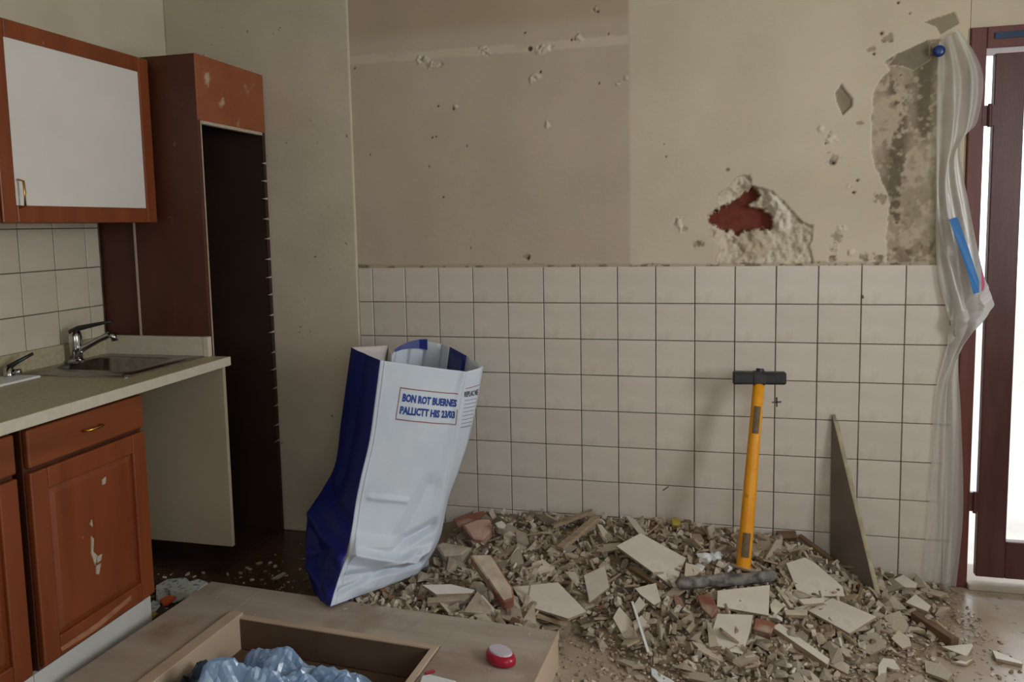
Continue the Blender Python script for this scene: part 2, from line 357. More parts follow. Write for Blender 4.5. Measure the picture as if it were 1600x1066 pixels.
D = D*(1-mb_) + mb_*(.056+.004*(fbm(X*40, Z*40, 3, 51)-.5)); blend(mb_, '73392a'); blend(mb_*smooth01((fbm(X*30, Z*60, 4, 61)-.5)/.15)*.5, '5c2c20')
# big flaked and mouldy area beside the door
S2 = 2.479
flak = wpx([(380,205),(500,150),(560,150),(620,300),(620,1040),(330,1030),(335,880),(345,780),(290,650),(275,590),(275,420),(285,340),(345,270),(330,240)], 1250, 0, S2)
dark1 = wpx([(345,250),(380,205),(500,150),(505,230),(440,270),(400,255)], 1250, 0, S2)
up_p = wpx([(470,85),(600,42),(618,90),(545,138),(525,105)], 1250, 0, S2)
chunk = wpx([(135,355),(160,325),(205,380),(207,410),(165,447),(142,395)], 1250, 0, S2)
sk = sdf_poly(X, Z, flak)+Wn*.9; mk = smooth01(-sk/.004)
D += mk*(.0035+.003*(fbm(X*28, Z*28, 4, 71)-.5)); blend(mk*.75, 'a89c84')
blend(mk*smooth01((.5*fbm(X*9, Z*9, 6, 81)+.5*fbm(X*45, Z*45, 5, 441)-.46)/.09)*.6, '8d816a'); D += mk*.004*(fbm(X*80, Z*80, 4, 451)-.45)
mould = smooth01((.55*fbm(X*16+2*fbm(X*20, Z*20, 3, 421), Z*11, 5, 91)+.45*fbm(X*60, Z*50, 5, 431)-.47)/.09)
xm = at(1250+370/S2, 300, 'y', 0).x; xm2 = at(1250+480/S2, 200, 'y', 0).x
near = np.exp(-((X-xm)/.035)**2)+np.exp(-((X-xm2)/.03)**2)*smooth01((Z-1.6)/.1)+.25
blend(mk*np.clip(mould*near, 0, 1)*.85, '5d5140')
low = smooth01((1.33-Z)/.1)*mk; blend(low*smooth01((fbm(X*22, Z*22, 4, 96)-.45)/.1)*.7, '6a5c48')
blend(smooth01(1-np.abs(sk)/.003)*.5, 'd6cdba')
for poly, c, dep in ((dark1, '7d7260', .004), (up_p, '8b8069', .004), (chunk, '8c8068', .012)):
    s_ = sdf_poly(X, Z, poly)+Wn*.3; k_ = smooth01(-s_/.003); D += k_*dep*(.6+.8*fbm(X*40, Z*40, 3, 101)); blend(k_*.9, c); blend(smooth01(1-np.abs(s_)/.003)*.4, 'dad2c0')
sc_ = sdf_poly(X-.0, Z, chunk); blend(smooth01(-(sc_)/.02)*.35, '6f6451')
# chips, nail holes and scuffs  (pixel, radius in m, kind)
chips = [(660,95,.018,1),(672,100,.016,1),(688,100,.012,1),(757,78,.014,1),(762,85,.010,1),(828,76,.012,0),(848,78,.018,1),(858,75,.012,1),(893,62,.006,0),(905,57,.014,1),(838,118,.012,1),(832,125,.010,1),(844,112,.006,0),
 (710,167,.008,1),(708,170,.006,0),(684,166,.005,0),(675,215,.005,0),(681,214,.004,0),(729,228,.005,0),(692,308,.005,0),(670,260,.004,0),(578,242,.005,0),(855,195,.010,1),(820,51,.005,0),(928,14,.009,1),(934,18,.005,0),(950,53,.004,0),(898,62,.004,0),(965,131,.006,1),(978,122,.006,1),(936,130,.004,0),(821,402,.012,2),(825,404,.008,0),(735,388,.004,0),(554,107,.005,0),
 (1385,60,.012,2),(1378,52,.008,0),(1362,78,.010,2),(1366,84,.006,0),(1404,4,.006,0),(1422,21,.005,0),(1282,203,.010,1),(1298,215,.014,1),(1302,250,.016,2),(1303,255,.008,0),(1290,224,.005,0),(1340,282,.006,0),(1334,301,.007,0),(1326,292,.006,1),(1305,370,.016,2),(1315,358,.010,1),(1303,388,.014,1),(1344,192,.008,2),(1060,348,.014,1),(1066,358,.012,1),(1091,383,.014,2),(1135,266,.006,2),(1376,310,.016,2),(1390,250,.014,2),(1395,165,.012,2),(1300,405,.010,2),(1350,402,.014,2),(1330,395,.010,1),(1372,405,.014,2),(1405,395,.02,2),(1430,392,.02,2),(1451,390,.02,2),(1041,245,.004,0),(1037,226,.003,0)]
for (px, py, r, kd) in chips:
    r = r*(1.55 if kd else 1.0)
    q = at(px, py, 'y', 0); dd = np.hypot(X-q.x, Z-q.z)
    if kd: dd = np.hypot(X-q.x+r*1.6*(fbm(X*70, Z*70, 3, 301)-.45), (Z-q.z)*1.1+r*1.6*(fbm(X*70, Z*70, 3, 331)-.45))+r*.8*(fbm(X*120, Z*120, 2, 351)-.4)
    k_ = smooth01((r-dd)/(r*.45))
    if kd == 0: D += k_*.006; blend(k_*.95, '40362a')
    elif kd == 1: D -= k_*.006*(1-1.6*smooth01((rough_n-.45)/.1)); blend(k_*.8, 'd2c8b4'); blend(k_*smooth01((rough_n-.5)/.1)*.5, '7d705c')
    else: D += k_*.004; blend(k_*.7, '8a7d67'); blend(k_*smooth01((rough_n-.5)/.1)*.6, '5d5242')
# ragged plaster lip above the tiles
lip = smooth01((ZT+.012+.016*(fbm(X*16, Z*0, 4, 111)-.5)-Z)/.004)
D += lip*.003; blend(lip*.75, 'ac9f89'); blend(lip*smooth01((fbm(X*40, Z*40, 3, 121)-.52)/.08)*.8, '6a5b48')
cl = smooth01((.05-np.hypot((X-XSTEP)*.7, (Z-ZT)*2.2))/.03); blend(cl*.6, '4e4233')
nx_, nz_ = len(xs), len(zs)
verts = np.stack([X.ravel(), D.ravel(), Z.ravel()], 1)
i0 = (np.arange(nz_-1)[:, None]*nx_+np.arange(nx_-1)[None, :]).ravel()
faces = np.stack([i0, i0+1, i0+1+nx_, i0+nx_], 1)
me = bpy.data.meshes.new('plaster_relief'); me.vertices.add(len(verts)); me.vertices.foreach_set('co', verts.ravel().astype(np.float32))
me.loops.add(faces.size); me.loops.foreach_set('vertex_index', faces.ravel().astype(np.int32))
me.polygons.add(len(faces)); me.polygons.foreach_set('loop_start', np.arange(0, faces.size, 4, dtype=np.int32)); me.polygons.foreach_set('loop_total', np.full(len(faces), 4, np.int32))
me.update(); me.validate(); setcol(me, col.reshape(-1, 3)); me.materials.append(m_wall_attr)
me.polygons.foreach_set('use_smooth', np.ones(len(faces), bool))
o = bpy.data.objects.new('plaster_relief', me); C.objects.link(o); o.parent = wb

# ---- tiles
def tile_mesh(wd, ht, th=.008, c=.0018):
    b = MB(); x, z = wd/2, ht/2
    vs = [(-x,th,-z),(x,th,-z),(x,th,z),(-x,th,z),(-x,c,-z),(x,c,-z),(x,c,z),(-x,c,z),(-x+c,0,-z+c),(x-c,0,-z+c),(x-c,0,z-c),(-x+c,0,z-c)]
    b.add(vs, [(0,1,5,4),(1,2,6,5),(2,3,7,6),(3,0,4,7),(4,5,9,8),(5,6,10,9),(6,7,11,10),(7,4,8,11),(8,9,10,11),(3,2,1,0)])
    me = b.mesh('tile'); fixn(me); return me
G = .0032
cache = {}
def tile(parent, wd, ht, loc, rz=0, m=None):
    k = (round(wd, 4), round(ht, 4), m.name)
    if k not in cache: cache[k] = tile_mesh(wd, ht); cache[k].materials.append(m)
    o = bpy.data.objects.new('tile', cache[k]); C.objects.link(o); o.parent = parent; o.location = loc
    o.rotation_euler = (rng.gauss(0, .0035), rng.gauss(0, .0015), rz+rng.gauss(0, .0035)); return o
colx = [(XSTEP, 0.)]+[(i*TW, (i+1)*TW) for i in range(15)]+[(15*TW, XDOOR)]
for j in range(8):
    z1 = ZT-j*TH; z0 = z1-TH if j < 7 else .003
    for (a, b) in colx:
        tile(wb, b-a-G, z1-z0-G, ((a+b)/2, -.003+rng.uniform(-.0006, .0006), (z0+z1)/2), 0, m_tile)
for pts in ([(1206,628),(1221,627),(1221,629.5),(1206,630)], [(1212,621),(1215,621),(1215,636),(1212.5,636)], [(1035,766),(1044,760),(1045,761.5),(1036,767.5)], [(1346,462),(1349,461),(1350,466),(1347,467)]):
    o = MB().prism([at(x, y, 'y', -.0042) for x, y in pts], (0, .002, 0)).build('scuff_mark', m_grout, wb)
yl = [(-.55, -.482)]+[(-.55-(k+1)*.1515, -.55-k*.1515) for k in range(8)]
for (z0, z1) in ((.955, 1.085), (1.085, 1.2385), (1.2385, 1.392), (1.392, 1.414)):
    for (a, b) in yl: tile(wl, b-a-G, z1-z0-G, (XL+.003, (a+b)/2, (z0+z1)/2), math.pi/2, m_tile_l)

# ------------------------------------------------------------------ door to the outside
LX, LZ0, LZ1 = 2.363, .045, 1.932
fr = struct(MB().box((XDOOR, -.012, 0), (2.333, .14, ZDOOR)).box((2.333, -.012, 1.95), (DX1, .14, ZDOOR)).box((3.11, -.012, 0), (DX1, .14, 1.95)).build('trim_1', m_jambwood, bevel=.003), 'reddish brown door frame at the right edge')
q = at(1560, 55, 'y', -.012)
o = MB().box((q.x-.012, -.016, q.z-.012), (q.x+.09, -.0125, q.z+.01)).build('blue_tape', m_tape, fr, bevel=.002)
struct(MB().box((2.333, -.03, 0), (3.11, .16, .022)).build('trim_2', m_thresh, bevel=.004), 'worn stone threshold under the door')
dr = struct(empty('door_1', (LX, .01, LZ0)), 'dark brown glazed door letting daylight in around its edge')
GX, GZ0, GZ1 = 2.458, .185, 1.80
vec_in(dr, MB().box((LX, -.006, LZ0), (GX, .024, LZ1)), 'stile', m_doorwood, bevel=.003)
vec_in(dr, MB().box((2.99, -.006, LZ0), (3.095, .024, LZ1)), 'stile', m_doorwood, bevel=.003)
vec_in(dr, MB().box((GX, -.006, LZ0), (2.99, .024, GZ0)), 'rail', m_doorwood, bevel=.003)
vec_in(dr, MB().box((GX, -.006, GZ1), (2.99, .024, LZ1)), 'rail', m_doorwood, bevel=.003)
vec_in(dr, MB().box((GX-.008, .006, GZ0-.008), (2.998, .011, GZ1+.008)), 'pane', m_glass)
for z in (1.72, .33):
    vec_in(dr, MB().box((2.326, -.014, z-.035), (LX+.004, .004, z+.035)).tube([(2.348, -.016, z-.04), (2.348, -.016, z+.04)], .007, 10), 'hinge', m_doorwood)
# outside: pale terrace with a low parapet
g = MB().box((-3, .2, -.15), (9, 9, -.02)); gm = g.mesh('terrace'); setcol(gm, np.tile(np.array(lin('c9c6bf')), (len(gm.vertices), 1)))
struct(link('trim_3', gm, m_terr), 'pale terrace paving outside the door')
g = MB().box((-3, 4.0, -.02), (9, 4.15, .75)); gm = g.mesh('parapet'); setcol(gm, np.tile(np.array(lin('d8d6d0')), (len(gm.vertices), 1)))
struct(link('wall_terrace', gm, m_terr), 'low pale parapet outside the glazed door')
#PART2
# ------------------------------------------------------------------ kitchen units
YS = -.482                                     # side of the tall unit that faces the camera
tc_ = empty('tall_cabinet', (-.71, -.25, 0)); tag(tc_, 'tall brown oven housing with an empty dark niche, against the corner', 'cabinet')
XFt, ZT2 = -.47, 2.035
vec_in(tc_, MB().box((-.775, YS, .15), (XFt-.001, YS+.019, ZT2)), 'side_panel', m_wood_d, bevel=.001)
vec_in(tc_, MB().box((XL+.001, YS+.012, .15), (-.782, YS+.028, ZT2)), 'filler_panel', m_wood_d)
vec_in(tc_, MB().box((-.7825, YS-.003, .9), (-.7745, YS+.014, 1.42)), 'joint_strip', m_edge)
vec_in(tc_, MB().box((XL+.001, -.042, 0), (XFt-.001, -.023, ZT2)), 'side_panel', m_shaded_in)
vec_in(tc_, MB().box((XL+.002, YS+.019, 0), (XL+.012, -.042, ZT2)), 'back_panel', m_shaded_in)
vec_in(tc_, MB().box((XL+.012, YS+.019, ZT2-.018), (XFt-.02, -.042, ZT2)), 'top_panel', m_wood_d)
vec_in(tc_, MB().box((XL+.012, YS+.019, .0), (XFt-.02, -.042, .018)), 'bottom_panel', m_shaded_in)
fp = vec_in(tc_, MB().box((XFt-.02, YS+.001, 1.79), (XFt+.002, -.021, ZT2+.001)), 'front_panel', m_wood_w, bevel=.002)
vec_in(tc_, MB().box((XFt-.02, YS+.019, 1.778), (XFt+.001, -.042, 1.79)), 'raw_edge', m_edge)
vec_in(tc_, MB().box((XFt-.003, YS+.016, .15), (XFt+.001, YS+.0215, 1.79)), 'raw_edge', m_edge)
vec_in(tc_, MB().box((XFt-.003, -.0445, 0), (XFt+.0005, -.0225, 1.79)), 'raw_edge', m_shaded_in)
for k in range(16):                             # torn glue marks down the far edge
    z = 1.665-k*.083+rng.uniform(-.008, .008)
    vec_in(tc_, MB().prism([(XFt+.0008, -.055-rng.uniform(0, .02), z), (XFt+.0008, -.024, z-.004), (XFt+.0008, -.024, z+.006), (XFt+.0008, -.04, z+.003)], (-.002, 0, 0)), 'glue_mark', m_edge)
# upper unit
uc = empty('wall_cabinet', (-.8, -1.2, 1.41)); tag(uc, 'brown framed wall cupboard with white door panels above the sink', 'cabinet')
XU = -.652
vec_in(uc, MB().box((XL+.001, -1.86, 1.412), (XU-.02, YS-.012, 2.012)), 'carcass', m_wood_d)
def framed_door(parent, y0, y1, z0, z1, xf, t, fw_, fz, panel, wv, wh, hx=None):
    d = vec_in(parent, MB().box((xf-t, y0, z0), (xf, y0+fw_, z1)).box((xf-t, y1-fw_, z0), (xf, y1, z1)).box((xf-t, y0+fw_, z0), (xf, y1-fw_, z0+fz)).box((xf-t, y0+fw_, z1-fz), (xf, y1-fw_, z1)), 'door', wv, bevel=.004)
    p = vec_in(parent, panel, 'panel', None) if False else None
    return d
def sub(o_parent, mb, name, m, **k):
    o = mb.build(name, m, None, **k); o.parent = o_parent; return o
for y0, y1 in ((-1.178, -.506), (-1.852, -1.184)):
    d = framed_door(uc, y0, y1, 1.408, 2.018, XU, .022, .052, .054, None, m_wood, m_wood_h)
    sub(d, MB().box((XU-.016, y0+.048, 1.458), (XU-.006, y1-.048, 1.968)), 'panel', m_doorpanel)
    if y0 < -1.17 and y1 > -.6:
        sub(d, MB().tube([(XU, y0+.062, 1.455), (XU+.02, y0+.062, 1.46), (XU+.022, y0+.062, 1.50), (XU+.02, y0+.062, 1.535), (XU, y0+.062, 1.54)], .0035, 8), 'handle', m_brass, smooth=True)
# base units
XB = -.405
def base_unit(y0, y1, label):
    u = empty('base_cabinet', (-.68, (y0+y1)/2, 0)); tag(u, label, 'cabinet')
    vec_in(u, MB().box((XL+.03, y0, .155), (XB-.02, y1, .853)), 'carcass', m_wood_d)
    a, b = y0+.004, y1-.002
    dw = vec_in(u, MB().box((XB-.02, a, .735), (XB, b, .843)), 'drawer', m_wood_h, bevel=.006, seg=3)
    yc = (a+b)/2
    sub(dw, MB().tube([(XB+.001, yc-.035, .792), (XB+.018, yc-.03, .792), (XB+.022, yc, .792), (XB+.018, yc+.03, .792), (XB+.001, yc+.035, .792)], .004, 8), 'handle', m_brass, smooth=True)
    d = framed_door(u, a, b, .168, .722, XB, .02, .058, .06, None, m_wood, m_wood_h)
    pz0, pz1, py0, py1 = .226, .664, a+.056, b-.056; c = .022
    pm = MB().add([(XB-.012,py0,pz0),(XB-.012,py1,pz0),(XB-.012,py1,pz1),(XB-.012,py0,pz1),(XB-.003,py0+c,pz0+c),(XB-.003,py1-c,pz0+c),(XB-.003,py1-c,pz1-c),(XB-.003,py0+c,pz1-c)],
                  [(0,1,5,4),(1,2,6,5),(2,3,7,6),(3,0,4,7),(4,5,6,7)])
    p = sub(d, pm, 'panel', m_wood)
    return u, d
u1, d1 = base_unit(-1.392, -.94, 'brown base cupboard with paint-smeared door beside the empty appliance bay')
u2, d2 = base_unit(-1.90, -1.425, 'brown base cupboard cut off by the left edge of the picture')
for pts in ([(143,838),(147,842),(146,862),(152,868),(149,884),(143,866)], [(152,870),(160,866),(158,876),(152,880)], [(151,885),(158,880),(155,898),(151,897)], [(160,750),(166,745),(165,756),(160,758)], [(141,820),(144,812),(145,824)], [(95,1012),(150,975),(205,930),(205,938),(150,985),(97,1018)]):
    tp = [at(x, y, 'x', XB+.0006 if len(pts) != 6 or pts[0][0] == 143 else XB+.0006) for x, y in pts]
    sub(d1, MB().prism(tp, (-.004, 0, 0)), 'paint_smear', m_scuff if pts[0][0] == 95 else m_edge)
pl = vec_in(u1, MB().box((XB-.035, -1.41, 0), (XB-.018, -.945, .155)), 'plinth', m_plinth); pl2 = vec_in(u2, MB().box((XB-.035, -1.90, 0), (XB-.018, -1.412, .155)), 'plinth', m_plinth)
# end panel of the bay
tag(MB().box((-.90, -.505, .138), (-.405, -.488, .855)).build('end_panel', [m_whitepanel], bevel=.0015), 'white end panel hanging under the worktop beside the dark niche', 'panel')
# worktop with upstands
wt = empty('worktop', (-.67, -1.2, .857)); tag(wt, 'beige laminate worktop with a pale front edge, holding the sink', 'worktop')
SX0, SX1, SY0, SY1 = -.90, -.55, -.83, -.555   # sink bowl cut-out
b = MB(); z0, z1 = .858, .89; X0, X1, Y0, Y1 = XL+.004, -.382, -1.92, YS-.004
b.box((X0, Y0, z0), (X1-.004, SY0, z1)).box((X0, SY1, z0), (X1-.004, Y1, z1)).box((X0, SY0, z0), (SX0, SY1, z1)).box((SX1, SY0, z0), (X1-.004, SY1, z1))
vec_in(wt, b, 'slab', m_worktop)
vec_in(wt, MB().box((X1-.004, Y0, z0-.002), (X1, Y1+.002, z1)), 'front_edge', m_worktop_e, bevel=.0015)
vec_in(wt, MB().box((XL+.003, Y0, z1), (XL+.022, Y1, .962)), 'upstand', m_worktop)
vec_in(wt, MB().box((XL+.022, YS-.022, z1), (-.485, YS-.002, .966)), 'upstand', m_worktop_e, bevel=.002)
vec_in(wt, MB().box((-.485, YS-.024, z1), (-.462, YS-.002, .967)), 'end_cap', m_worktop_e, bevel=.002)
# sink
sk_ = empty('sink', (-.7, -.72, .89)); tag(sk_, 'stainless steel inset sink in the beige worktop', 'sink')
def rrect(x0, x1, y0, y1, r, z, n=6):
    p = []
    for cx, cy, a0 in ((x1-r, y1-r, 0), (x0+r, y1-r, 90), (x0+r, y0+r, 180), (x1-r, y0+r, 270)):
        for k in range(n+1):
            a = math.radians(a0+90*k/n); p.append((cx+r*math.cos(a), cy+r*math.sin(a), z))
    return p
b = MB(); R1 = rrect(-.925, -.478, -.925, -.508, .012, .8905); R1b = rrect(-.925, -.478, -.925, -.508, .012, .894); R2 = rrect(-.90+.01, -.55-.008, -.83+.008, -.555-.008, .05, .893)
R3 = rrect(-.90+.018, -.55-.016, -.83+.016, -.555-.016, .05, .887); R4 = rrect(-.865, -.585, -.80, -.585, .045, .822); R5 = rrect(-.835, -.615, -.77, -.615, .03, .815)
n = len(R1); b.add(R1+R1b+R2+R3+R4+R5, [(k*n+i, k*n+(i+1) % n, (k+1)*n+(i+1) % n, (k+1)*n+i) for k in range(5) for i in range(n)]+[tuple(5*n+i for i in range(n))])
vec_in(sk_, b, 'basin', m_steel, smooth=True)
vec_in(sk_, MB().tube([(-.72, -.69, .8155), (-.72, -.69, .819)], .024, 16), 'drain', m_chrome)
# mixer tap
ft = empty('mixer_tap', (-.885, -.70, .894)); tag(ft, 'chrome single-lever mixer tap behind the sink', 'tap')
vec_in(ft, MB().tube([(-.885, -.70, .8945), (-.885, -.70, .902), (-.885, -.70, .908)], [.029, .029, .023], 20), 'base', m_chrome, smooth=False)
vec_in(ft, MB().tube([(-.885, -.70, .905), (-.885, -.70, .95), (-.885, -.70, .99), (-.885, -.70, 1.01)], [.021, .022, .023, .019], 20), 'body', m_chrome, smooth=True)
vec_in(ft, MB().tube([(-.885, -.70, .925), (-.86, -.695, .945), (-.80, -.68, .978), (-.762, -.672, .995), (-.745, -.668, .992), (-.742, -.667, .972)], [.013, .012, .011, .012, .013, .013], 12), 'spout', m_chrome, smooth=True)
vec_in(ft, MB().tube([(-.895, -.702, 1.008), (-.87, -.697, 1.022), (-.80, -.682, 1.036), (-.745, -.67, 1.046)], [.021, .017, .012, .007], 12, ell=(1, .6)), 'lever', m_black, smooth=True)
# small lever valve on the worktop further left
vl = empty('lever_valve', (-.89, -.99, .89)); tag(vl, 'small chrome valve with a dark lever left of the sink', 'tap')
vec_in(vl, MB().tube([(-.89, -.985, .8905), (-.89, -.985, .905), (-.89, -.985, .93)], [.02, .016, .015], 14), 'body', m_chrome, smooth=True)
vec_in(vl, MB().tube([(-.89, -.985, .928), (-.87, -.965, .945), (-.84, -.93, .968)], [.01, .007, .005], 10), 'lever', m_black, smooth=True)
vec_in(vl, MB().tube([(-.875, -.98, .912), (-.855, -.972, .912)], [.009, .011], 12), 'outlet', m_chrome, smooth=True)
tag(MB().box((-.915, -1.30, .8905), (-.79, -.955, .899)).build('tray', m_white, bevel=.003), 'thin off-white tray on the worktop at the left edge', 'tray')

# ------------------------------------------------------------------ wooden box on the floor
H0 = .12
bx = empty('wooden_box', (.26, -1.1, 0)); bx.rotation_euler.z = math.radians(-3.6); tag(bx, 'low dusty wooden box with an open well, lying before the rubble', 'box')
def bpart(mb, name, m, **k):
    o = mb.build(name, m, None, **k); o.parent = bx; return o
bw0, bw1, bd0, bd1 = -.612, .668, -.305, .315         # local extents
wx0, wx1, wd0, wd1 = -.345, .325, -.305, .118         # the well, open towards the camera side
bpart(MB().box((bw0, bd0, H0-.018), (wx0-.05, bd1, H0)), 'top_board', m_boxwood, bevel=.002)
bpart(MB().box((wx1+.025, bd0, H0-.018), (bw1, bd1, H0)), 'top_board', m_boxwood, bevel=.002)
bpart(MB().box((wx0-.05, wd1+.022, H0-.018), (wx1+.025, bd1, H0)), 'top_board', m_boxwood, bevel=.002)
bpart(MB().box((wx0-.045, bd0, .002), (wx0, wd1+.02, H0+.012)), 'well_side', m_boxrail, bevel=.002)
bpart(MB().box((wx1, bd0, .002), (wx1+.022, wd1+.02, H0+.003)), 'well_side', m_boxrail, bevel=.002)
bpart(MB().box((wx0, wd1, .018), (wx1, wd1+.012, H0-.004)), 'well_side', m_boxin)
bpart(MB().box((wx0, wd1+.001, H0-.004), (wx1, wd1+.022, H0+.003)), 'well_rim', m_boxrail, bevel=.002)
bpart(MB().box((wx0, bd0, .004), (wx1, wd1, .016)), 'well_floor', m_boxin)
bpart(MB().box((bw0, bd0, .001), (bw0+.018, bd1, H0-.018)), 'outer_side', m_boxin)
bpart(MB().box((bw1-.018, bd0, .001), (bw1, bd1, H0-.018)), 'outer_side', m_boxrail)
bpart(MB().box((bw0+.018, bd1-.018, .001), (bw1-.018, bd1, H0-.018)), 'outer_side', m_boxin)
bpart(MB().box((bw0+.018, bd0, .001), (wx0-.045, bd0+.018, H0-.018)), 'outer_side', m_boxin)
bpart(MB().box((wx1+.022, bd0, .001), (bw1-.018, bd0+.018, H0-.018)), 'outer_side', m_boxin)
bpart(MB().box((bw1-.001, bd0, H0-.02), (bw1+.003, bd1, H0+.001)), 'edge_band', m_boxrail)
# crumpled plastic in the well
def crumple(x0, x1, y0, y1, z0, amp, seed, n=44):
    r = np.random.RandomState(seed); gx, gy = np.meshgrid(np.linspace(0, 1, n), np.linspace(0, 1, n))
    a = fbm(gx*3, gy*3, 2, seed); zz = np.zeros(gx.shape)
    for k in range(26):                                     # random straight folds
        th = r.uniform(0, math.pi); c = r.uniform(.15, .85, 2); d = (gx-c[0])*math.cos(th)+(gy-c[1])*math.sin(th)+.12*(a-.4); w = r.uniform(.05, .16); l = (gx-c[0])*-math.sin(th)+(gy-c[1])*math.cos(th)
        zz += r.choice((1, 1, -1))*np.clip(1-np.abs(d)/w, 0, 1)*np.clip(1.2-np.abs(l)/r.uniform(.2, .5), 0, 1)*r.uniform(.12, .32)
    zz += r.uniform(-.035, .035, gx.shape)
    edge = smooth01(np.minimum(np.minimum(gx, 1-gx), np.minimum(gy, 1-gy))/.12)
    z = z0+np.clip(amp*edge*(.5+zz), .002, amp*1.05)
    xx = x0+(x1-x0)*gx+.022*(fbm(gx*6, gy*6, 2, seed+20)-.4); yy = y0+(y1-y0)*gy+.03*(fbm(gx*5, gy*5, 2, seed+30)-.4)
    b = MB(); b.add([tuple(q) for q in np.stack([xx.ravel(), yy.ravel(), z.ravel()], 1)], [f for j in range(n-1) for i in range(n-1) for f in ((j*n+i, j*n+i+1, (j+1)*n+i+1), (j*n+i, (j+1)*n+i+1, (j+1)*n+i))]); return b
o = crumple(.0, .45, -1.40, -1.05, .02, .17, 5).build('plastic_sheet', m_bluefilm); tag(o, 'crumpled light blue plastic sheet inside the wooden box', 'plastic sheet')
o = crumple(-.085, -.005, -1.40, -1.15, .018, .10, 15, 22).build('crumpled_film', m_slate); tag(o, 'dark glossy crumpled film at the left of the blue sheet', 'film')
# small things lying on the box
rc = empty('red_case', (.815, -1.025, H0)); rc.rotation_euler.z = -.5; tag(rc, 'small crimson oval case with a pale top on the box', 'case')
def oval(z, a, b_, n=24): return [(a*math.cos(2*math.pi*k/n), b_*math.sin(2*math.pi*k/n), z) for k in range(n)]
def loft(rings, cap=True):
    n = len(rings[0]); b = MB(); b.add([v for r in rings for v in r], [(k*n+i, k*n+(i+1) % n, (k+1)*n+(i+1) % n, (k+1)*n+i) for k in range(len(rings)-1) for i in range(n)]+([tuple(range(n-1, -1, -1)), tuple((len(rings)-1)*n+i for i in range(n))] if cap else [])); return b
o = loft([oval(.001, .040, .026), oval(.006, .050, .033), oval(.018, .051, .034), oval(.028, .046, .030), oval(.030, .040, .026)]).build('shell', m_redpl, None, smooth=True); o.parent = rc
o = loft([oval(.0295, .041, .026), oval(.034, .038, .024), oval(.0345, .030, .018)]).build('cap', m_paletop, None); o.parent = rc; o.location = (-.004, .004, 0)
pp = [at(660, 1056, 'z', H0+.012), at(672, 1054, 'z', H0+.012), at(712, 1064, 'z', H0+.012), at(690, 1090, 'z', H0+.012), at(650, 1084, 'z', H0+.012)]
tag(MB().prism(pp, (0, 0, -.011)).build('white_card', m_white, bevel=.001), 'white packet corner beside the red case, at the bottom edge', 'packet')
pp = [at(664, 1050, 'z', H0+.004), at(678, 1046, 'z', H0+.004), at(680, 1049, 'z', H0+.004), at(666, 1053, 'z', H0+.004)]
tag(MB().prism(pp, (0, 0, -.0035)).build('red_scrap', m_redpl), 'tiny red scrap lying behind the white packet', 'scrap')

# ------------------------------------------------------------------ rubble bag
LV = 9
Apx = [(549,543),(541,600),(533,660),(524,725),(504,765),(483,800),(478,845),(480,888),(490,925)]
Bpx = [(594,563),(586,625),(577,690),(564,745),(556,785),(550,825),(541,868),(527,910),(516,948)]
Cpx = [(728,581),(719,625),(710,680),(700,740),(692,785),(686,818),(680,845),(668,872),(652,897)]
Dpx = [(755,573),(746,625),(733,685),(716,738),(703,772),(695,805),(688,838),(674,868),(655,893)]
Ay = [-.42,-.44,-.46,-.48,-.50,-.53,-.58,-.65,-.72]
By = [-.62,-.635,-.655,-.68,-.70,-.73,-.765,-.81,-.85]
Cy = [-.47,-.475,-.485,-.50,-.51,-.52,-.53,-.54,-.55]
Dy = [-.40,-.405,-.41,-.42,-.43,-.45,-.47,-.49,-.52]
def chain(px, ys): return [at(x, y, 'y', v) for (x, y), v in zip(px, ys)]
PA, PB, PC, PD = chain(Apx, Ay), chain(Bpx, By), chain(Cpx, Cy), chain(Dpx, Dy)
top_back = [(607,540,-.27),(613,554,-.30),(619,547,-.27),(640,537,-.22),(664,532,-.19),(690,538,-.20),(703,542,-.23),(729,556,-.33)]
def cat(P, t):
    t = t*(len(P)-1); i = min(int(t), len(P)-2); u = t-i
    p0 = P[max(i-1, 0)]; p1 = P[i]; p2 = P[i+1]; p3 = P[min(i+2, len(P)-1)]
    return .5*((2*p1)+(p2-p0)*u+(2*p0-5*p1+4*p2-p3)*u*u+(3*p1-p0-3*p2+p3)*u**3)
CR_F = [(1.0,.62,.55,.745,-.020,.05),(.55,.745,.0,.70,.012,.06),(.0,.74,.75,.86,.022,.045),(.75,.86,1.0,.80,.016,.05),(.1,.86,.95,.90,-.016,.035),(.35,.885,.8,.80,.014,.03),(.15,.475,.55,.49,.006,.02),(.0,.93,.5,.87,-.012,.03),(.8,.42,.6,.68,-.010,.06),(.93,.0,.86,.6,-.004,.05)]
CR_S = [(.0,.45,1.0,.62,-.014,.05),(.0,.62,1.0,.78,.020,.06),(.1,.80,1.0,.72,-.012,.04),(.0,.86,.9,.93,.018,.05),(.5,.0,.45,.45,-.006,.09),(.2,.7,.7,.95,-.012,.06)]
def crease(L, u, v):
    d = 0.
    for (a, b, c, e, amp, wd) in L:
        ex, ey = c-a, e-b; t = max(0., min(1., ((u-a)*ex+(v-b)*ey*4)/(ex*ex+ey*ey*4))); k = math.hypot((u-a-t*ex)*.38, (v-b-t*ey))/wd
        d += amp*max(0., 1-k)**1.2
    return d
